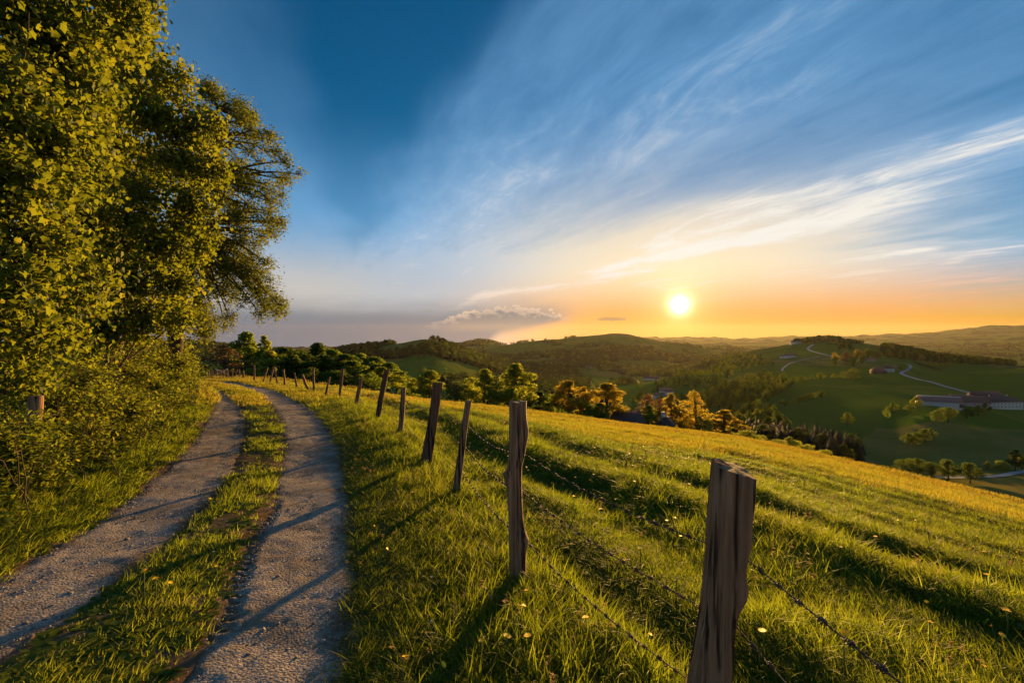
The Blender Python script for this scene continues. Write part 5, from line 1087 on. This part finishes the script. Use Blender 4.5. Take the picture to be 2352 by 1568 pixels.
def grown(name, label, group, cat, base, trunk, trad, blobs, ntip, nleaf, leaf, lsize, mat, barkm, seed, ind=0, droop=.5, spread=.42, twig=.008, names=('trunk', 'branches', 'crown'), limbs=True, spr=1.0):
    g = np.random.default_rng(seed); base = np.array(base, float); t = empty(name, base); tag(t, label, cat, group)
    trunk = np.array(trunk, float); tb = MB(); Q = resample(smooth(trunk, 2), .35); n = len(Q); tt = np.linspace(0, 1, n); Q = Q + np.column_stack([g.normal(0, .02, n), g.normal(0, .02, n), np.zeros(n)])
    tb.tube(Q - base, trad * (1 - .75 * tt) * (1 + .35 * np.exp(-tt * n * .35 / .5)), 12); to = tb.obj(names[0], M[barkm], t, True)
    br = MB(); nodes = [Q[i] for i in range(n // 3, n)]
    if limbs:
        for c, r in blobs:
            q = Q[int(n * .28):]; a = q[np.argmin(np.linalg.norm(q - c, axis=1) + .35 * np.clip(q[:, 2] - c[2], 0, 99) + .1 * np.clip(c[2] - q[:, 2], 0, 99))]
            mid = a * .45 + c * .55 + [0, 0, .10 * np.linalg.norm(c - a)] + g.normal(0, .18, 3); B = bezier(a, mid, c, 8); B[1:-1] += g.normal(0, .04, (6, 3)); L_ = np.linalg.norm(c - a)
            br.tube(B - base, np.linspace(max(.024, min(.07, .02 * L_ + .012)), .014, 8), 6, False); nodes += list(B[2:])
    nodes = np.array(nodes); wr = np.array([r ** 2.2 for _, r in blobs]); wr = wr / wr.sum(); tips = []
    for (c, r), w in zip(blobs, wr):
        m = max(3, int(ntip * w)); d = g.normal(0, 1, (m, 3)); d /= np.linalg.norm(d, axis=1)[:, None]; tips.append(c + d * (r * spr * g.random((m, 1)) ** .5) * np.array([1, 1, .85]))
    tips = np.vstack(tips); C = []
    for p_ in tips:
        dd = np.linalg.norm(nodes - p_, axis=1) + .5 * np.clip(nodes[:, 2] - p_[2], 0, 9); a = nodes[np.argmin(dd)]; L_ = np.linalg.norm(p_ - a)
        mid = (a + p_) / 2 + [0, 0, .10 * L_] + g.normal(0, .06 * L_ + .01, 3); B = bezier(a, mid, p_, 5); br.tube(B - base, np.linspace(twig * (1 + .5 * L_), twig * .35, 5), 4, False); C.append(B)
    br.obj(names[1], M[barkm], t)
    per = max(1, nleaf // len(tips)); u = g.random((len(tips), per)) ** .6; seg = np.array(C)                     # (tips, 5, 3)
    L3 = np.linalg.norm(seg[:, -1] - seg[:, 0], axis=1); fr = np.clip(.75 / np.maximum(L3, .05), 0, 1)                # leaves sit on the last stretch of the twig
    s_ = (1 - fr[:, None] * (1 - u)) * 3.999; i0 = s_.astype(int); f = (s_ - i0)[..., None]; ti = np.arange(len(tips))[:, None]
    P = (seg[ti, i0] * (1 - f) + seg[ti, i0 + 1] * f).reshape(-1, 3); P = P + g.normal(0, spread * .33, P.shape)
    TV_, TF = leaf_template(leaf); n = len(P); Rm = frames(n, g, droop); S = lsize * g.uniform(.45, 1.35, n); tone = np.clip(np.repeat(g.uniform(.05, .95, len(tips)), per) + g.normal(0, .18, n), 0, 1)
    kk = len(TV_); pick = np.zeros(n, bool)
    if ind:
        qx, qy, dd = proj(P); vis = (qx > -5) & (qx < 2357) & (qy > -5) & (qy < 1573) & (P[:, 1] > 1); sc_ = np.where(vis, S / dd, -1); pick[np.argsort(-sc_)[:ind]] = True
    rest = ~pick; V = np.einsum('nij,kj->nki', Rm[rest], TV_) * S[rest][:, None, None] + P[rest][:, None] - base
    fc = (np.arange(rest.sum()) * kk)[:, None, None] + TF[None]; fl = fc.reshape(-1, 3)
    me = np_mesh(names[2], V.reshape(-1, 3), fl.ravel(), np.full(len(fl), 3), mat, False, {'rnd': np.repeat(tone[rest], kk)}); o = link(names[2], me, t); o['kind'] = 'stuff'
    if ind:
        from mathutils import Matrix
        lms = [np_mesh('leaf', TV_, TF.ravel(), np.full(len(TF), 3), mat, False, {'rnd': np.full(kk, v)}) for v in (.2, .4, .6, .8)]
        for i in np.where(pick)[0]:
            lo = link('leaf', lms[min(3, int(tone[i] * 4))], t); Mx = np.eye(4); Mx[:3, :3] = Rm[i] * S[i]; Mx[:3, 3] = P[i] - base; lo.matrix_basis = Matrix(Mx.tolist())
    return t
def BL(lst): return [(pt(a, b, D), r) for a, b, D, r in lst]
def foot(px, D, dz=-.1): x = (px - 1176) / F * D; return np.array([x, D, gz(x, D) + dz])
GL = 'big trees overhanging the track on the left'
def left_trees():
    b = foot(-70, 8.4); top = pt(60, -260, 9.0)
    grown('maple_tree', 'maple filling the upper left corner, its large leaves nearest the camera', GL, 'tree', b, [b, b + [.1, .1, 2.5], pt(-40, 400, 8.6), pt(0, 100, 8.8), top], .15,
          BL([(40, 40, 8.0, 1.5), (150, 120, 8.6, 1.3), (20, 240, 7.4, 1.3), (210, 60, 9.2, 1.1), (255, -40, 9.4, .9), (120, 330, 8.0, 1.25), (10, 450, 7.2, 1.2), (90, 560, 7.8, 1.15), (20, 680, 7.2, 1.0), (110, 760, 8.2, .95), (30, 850, 7.4, .7), (190, 240, 9, 1.0), (-80, 120, 7.5, 1.6), (-60, 420, 7.2, 1.5), (-80, 650, 7.2, 1.3), (60, -160, 8.5, 1.6), (200, 640, 8.8, .8), (318, 40, 9.6, .42), (322, -30, 9.7, .4), (306, 95, 9.6, .35)]),
          1700, 36000, 'maple', .090, MAPLE, 'bark', 11, ind=300, droop=.75)
    b = foot(186, 13.0)
    grown('maple_tree', 'maple with a pale trunk behind the hedge, second from the left', GL, 'tree', b, [b, pt(188, 860, 13), pt(196, 720, 13), pt(215, 500, 13), pt(250, 250, 13), pt(262, 60, 13)], .135,
          BL([(300, 180, 12.5, 1.15), (370, 190, 12.2, .7), (415, 172, 12.2, .48), (355, 270, 12, 1.1), (255, 330, 12.2, 1.5), (440, 300, 12.6, .85), (480, 285, 12.8, .5), (430, 380, 12.4, 1.05), (495, 395, 12.8, .55), (330, 450, 11.8, 1.3), (445, 480, 12.4, .85), (230, 520, 11.8, 1.4), (365, 560, 12, 1.15), (460, 570, 12.8, .6), (300, 650, 11.6, 1.15), (200, 680, 11.4, 1.1), (400, 660, 12.4, .85), (330, 740, 12, .8), (420, 735, 12.8, .6), (240, 770, 11.5, .8), (180, 800, 11, .65), (290, 90, 12.8, 1.0), (150, 420, 12.4, 1.6), (250, -60, 13, 1.4), (150, 150, 13.4, 1.8), (190, 600, 13.6, 1.5)]),
          2400, 48000, 'maple', .090, MAPLE, 'bark_pale', 12, ind=300, droop=.75)
    outline = [(470, 185), (545, 235), (612, 285), (655, 370), (692, 400), (645, 440), (672, 495), (622, 545), (634, 620), (660, 700), (640, 738), (560, 715), (480, 772), (440, 790), (420, 500), (440, 300)]; g7 = np.random.default_rng(70); extra = []
    while len(extra) < 190:
        q = g7.uniform((420, 185), (692, 790))
        if in_poly(np.array([q[0]]), np.array([q[1]]), outline)[0]: extra.append((q[0], q[1], g7.uniform(17.6, 19.8), g7.uniform(.34, .55)))
    b = foot(392, 19.0)
    grown('fruit_tree', 'tall dark trunked tree with small leaves and twigs reaching right over the sky', GL, 'tree', b, [b, pt(398, 800, 19), pt(400, 640, 19), pt(425, 480, 19), pt(470, 330, 19), pt(500, 250, 19)], .22,
          BL([(470, 440, 18.8, 1.0), (440, 560, 18.6, 1.1), (450, 660, 18.4, 1.0), (440, 330, 19.2, 1.0), (420, 740, 18, .8)] + extra),
          4200, 62000, 'small', .100, SMALL, 'bark', 13, droop=.2, spread=.34, twig=.006, spr=1.1)
    b = foot(300, 23.0)
    grown('broadleaf_tree', 'tree in the shade behind the maples, seen through gaps', GL, 'tree', b, [b, pt(300, 700, 23), pt(310, 400, 23), pt(300, 250, 23)], .2, BL([(250, 400, 23, 2.6), (330, 560, 22, 2.4), (380, 720, 22, 1.8), (250, 720, 21, 2.2), (150, 600, 20, 2.4), (370, 400, 23, 2.0), (90, 760, 18, 2.0), (60, 400, 18, 2.6), (200, 860, 20, 1.6), (320, 840, 20, 1.4), (400, 820, 20, 1.0)]), 1300, 22000, 'small', .20, SMALL, 'bark', 14, spread=.6, twig=.012)
    GH = 'shrubs of the hedge left of the track'
    def shrub(label, px, D, bl, ntip, nl, seed, leaf='small', ls=.072):
        b = foot(px, D, -.05); top = pt(bl[0][0], bl[0][1], bl[0][2]); t = grown('hedge_shrub', label, GH, 'shrub', b, [b, (b + top) / 2, top], .022, BL(bl), ntip, nl, leaf, ls, HEDGE, 'stem', seed, names=('stem', 'twigs', 'foliage'), droop=.15, spread=.22, twig=.005)
        gs = np.random.default_rng(seed + 500); sb = MB()
        for i in range(17):                              # bare arching canes low in the shrub
            p0 = np.array([gs.uniform(-.9, 1.0), gs.uniform(-.9, .7), 0]); p0[2] = gz(b[0] + p0[0], b[1] + p0[1]) - b[2] - .03; ln = gs.uniform(.6, 1.5) * (1 + D * .02); a = gs.uniform(0, 6.28); lean = gs.uniform(.25, .8)
            p2 = p0 + np.array([math.cos(a) * lean * ln, math.sin(a) * lean * ln, ln * gs.uniform(.5, .9)]); p1 = p0 * .6 + p2 * .4 + [0, 0, .35 * ln]; Bz = bezier(p0, p1, p2, 7); Bz[1:-1] += gs.normal(0, .02, (5, 3))
            sb.tube(Bz, np.linspace(.006, .002, 7) * (1 + D * .03), 5, False)
        sb.obj('canes', M['stem'], t)
    shrub('bramble shrub at the left picture edge, lowest and nearest', 40, 5.8, [(30, 1080, 5.8, .50), (100, 1075, 6.2, .42), (-20, 1020, 5.8, .5), (60, 1000, 6.4, .5)], 420, 6500, 41)
    shrub('thin stemmed shrub between the stout old post and the maple trunk', 150, 7.6, [(140, 970, 7.6, .65), (200, 1000, 7.8, .5), (110, 920, 8, .65), (220, 930, 8.4, .6)], 420, 6000, 42)
    shrub('brown twiggy shrub below the pale maple trunk', 255, 9.2, [(250, 930, 9.2, .75), (310, 950, 9.4, .62), (200, 880, 9.4, .7)], 420, 6500, 43)
    shrub('rounded shrub around the upright grey post', 320, 12.4, [(310, 865, 12.6, .95), (360, 890, 12.4, .72), (270, 880, 12.9, .8), (340, 935, 11.8, .50), (240, 850, 12.8, .9)], 480, 8000, 44, ls=.080)
    shrub('yellowish shrub near the end of the hedge', 372, 15.5, [(370, 850, 15.5, 1.0), (405, 870, 15.5, .75), (335, 820, 16, 1.0), (400, 900, 15, .52), (420, 835, 16, .6)], 460, 7500, 45, ls=.085)
    shrub('last shrub of the hedge, touching the far bend of the track', 415, 19.0, [(410, 860, 19, 1.0), (432, 880, 19, .62), (395, 810, 19.4, 1.0), (428, 830, 19.4, .6), (436, 855, 19, .5)], 420, 7000, 46, ls=.092)
    # low leafy weeds right along the edge of the bank
    W_ = [rosette(61, 26, .085, .026, .6, HEDGE, .22), rosette(62, 30, .07, .022, .6, HEDGE, .34), rosette(63, 22, .11, .035, .5, HEDGE, .16), rosette(64, 30, .065, .020, .7, HEDGE, .45)]
    n = 5200; t = rng.random(n) ** 1.3; c = RUT_L[0]; ids = np.where((c[:, 1] > 1.5) & (c[:, 1] < 30))[0]; ii = ids[0] + ((ids[-1] - ids[0]) * t).astype(int); T = np.gradient(c, axis=0)[ii]; T /= np.linalg.norm(T, axis=1)[:, None]; Nl = np.stack([-T[:, 1], T[:, 0]], 1)
    off = .7 + 2.4 * rng.random(n) ** .9; q = c[ii] + Nl * off[:, None]; cl = fbm(q[:, 0] * .9, q[:, 1] * .9, 2, 66); k_ = rng.random(n) < sstep(off, .2, 1.1) * (.35 + cl); q = q[k_]; off = off[k_]; n = len(q)
    rot = rng.normal(0, .15, (n, 3)); rot[:, 2] = rng.uniform(0, 6.28, n); idx = np.where(off > 1.2, rng.choice([1, 3], n), rng.choice([0, 2], n)); scatter('verge_weeds', np.column_stack([q, ground(q[:, 0], q[:, 1])]), rot, rng.uniform(.7, 1.25, n), idx, proto_collection('weed_kind', W_), 'leafy weeds and nettles along the hedge bank', 'weeds')
left_trees()
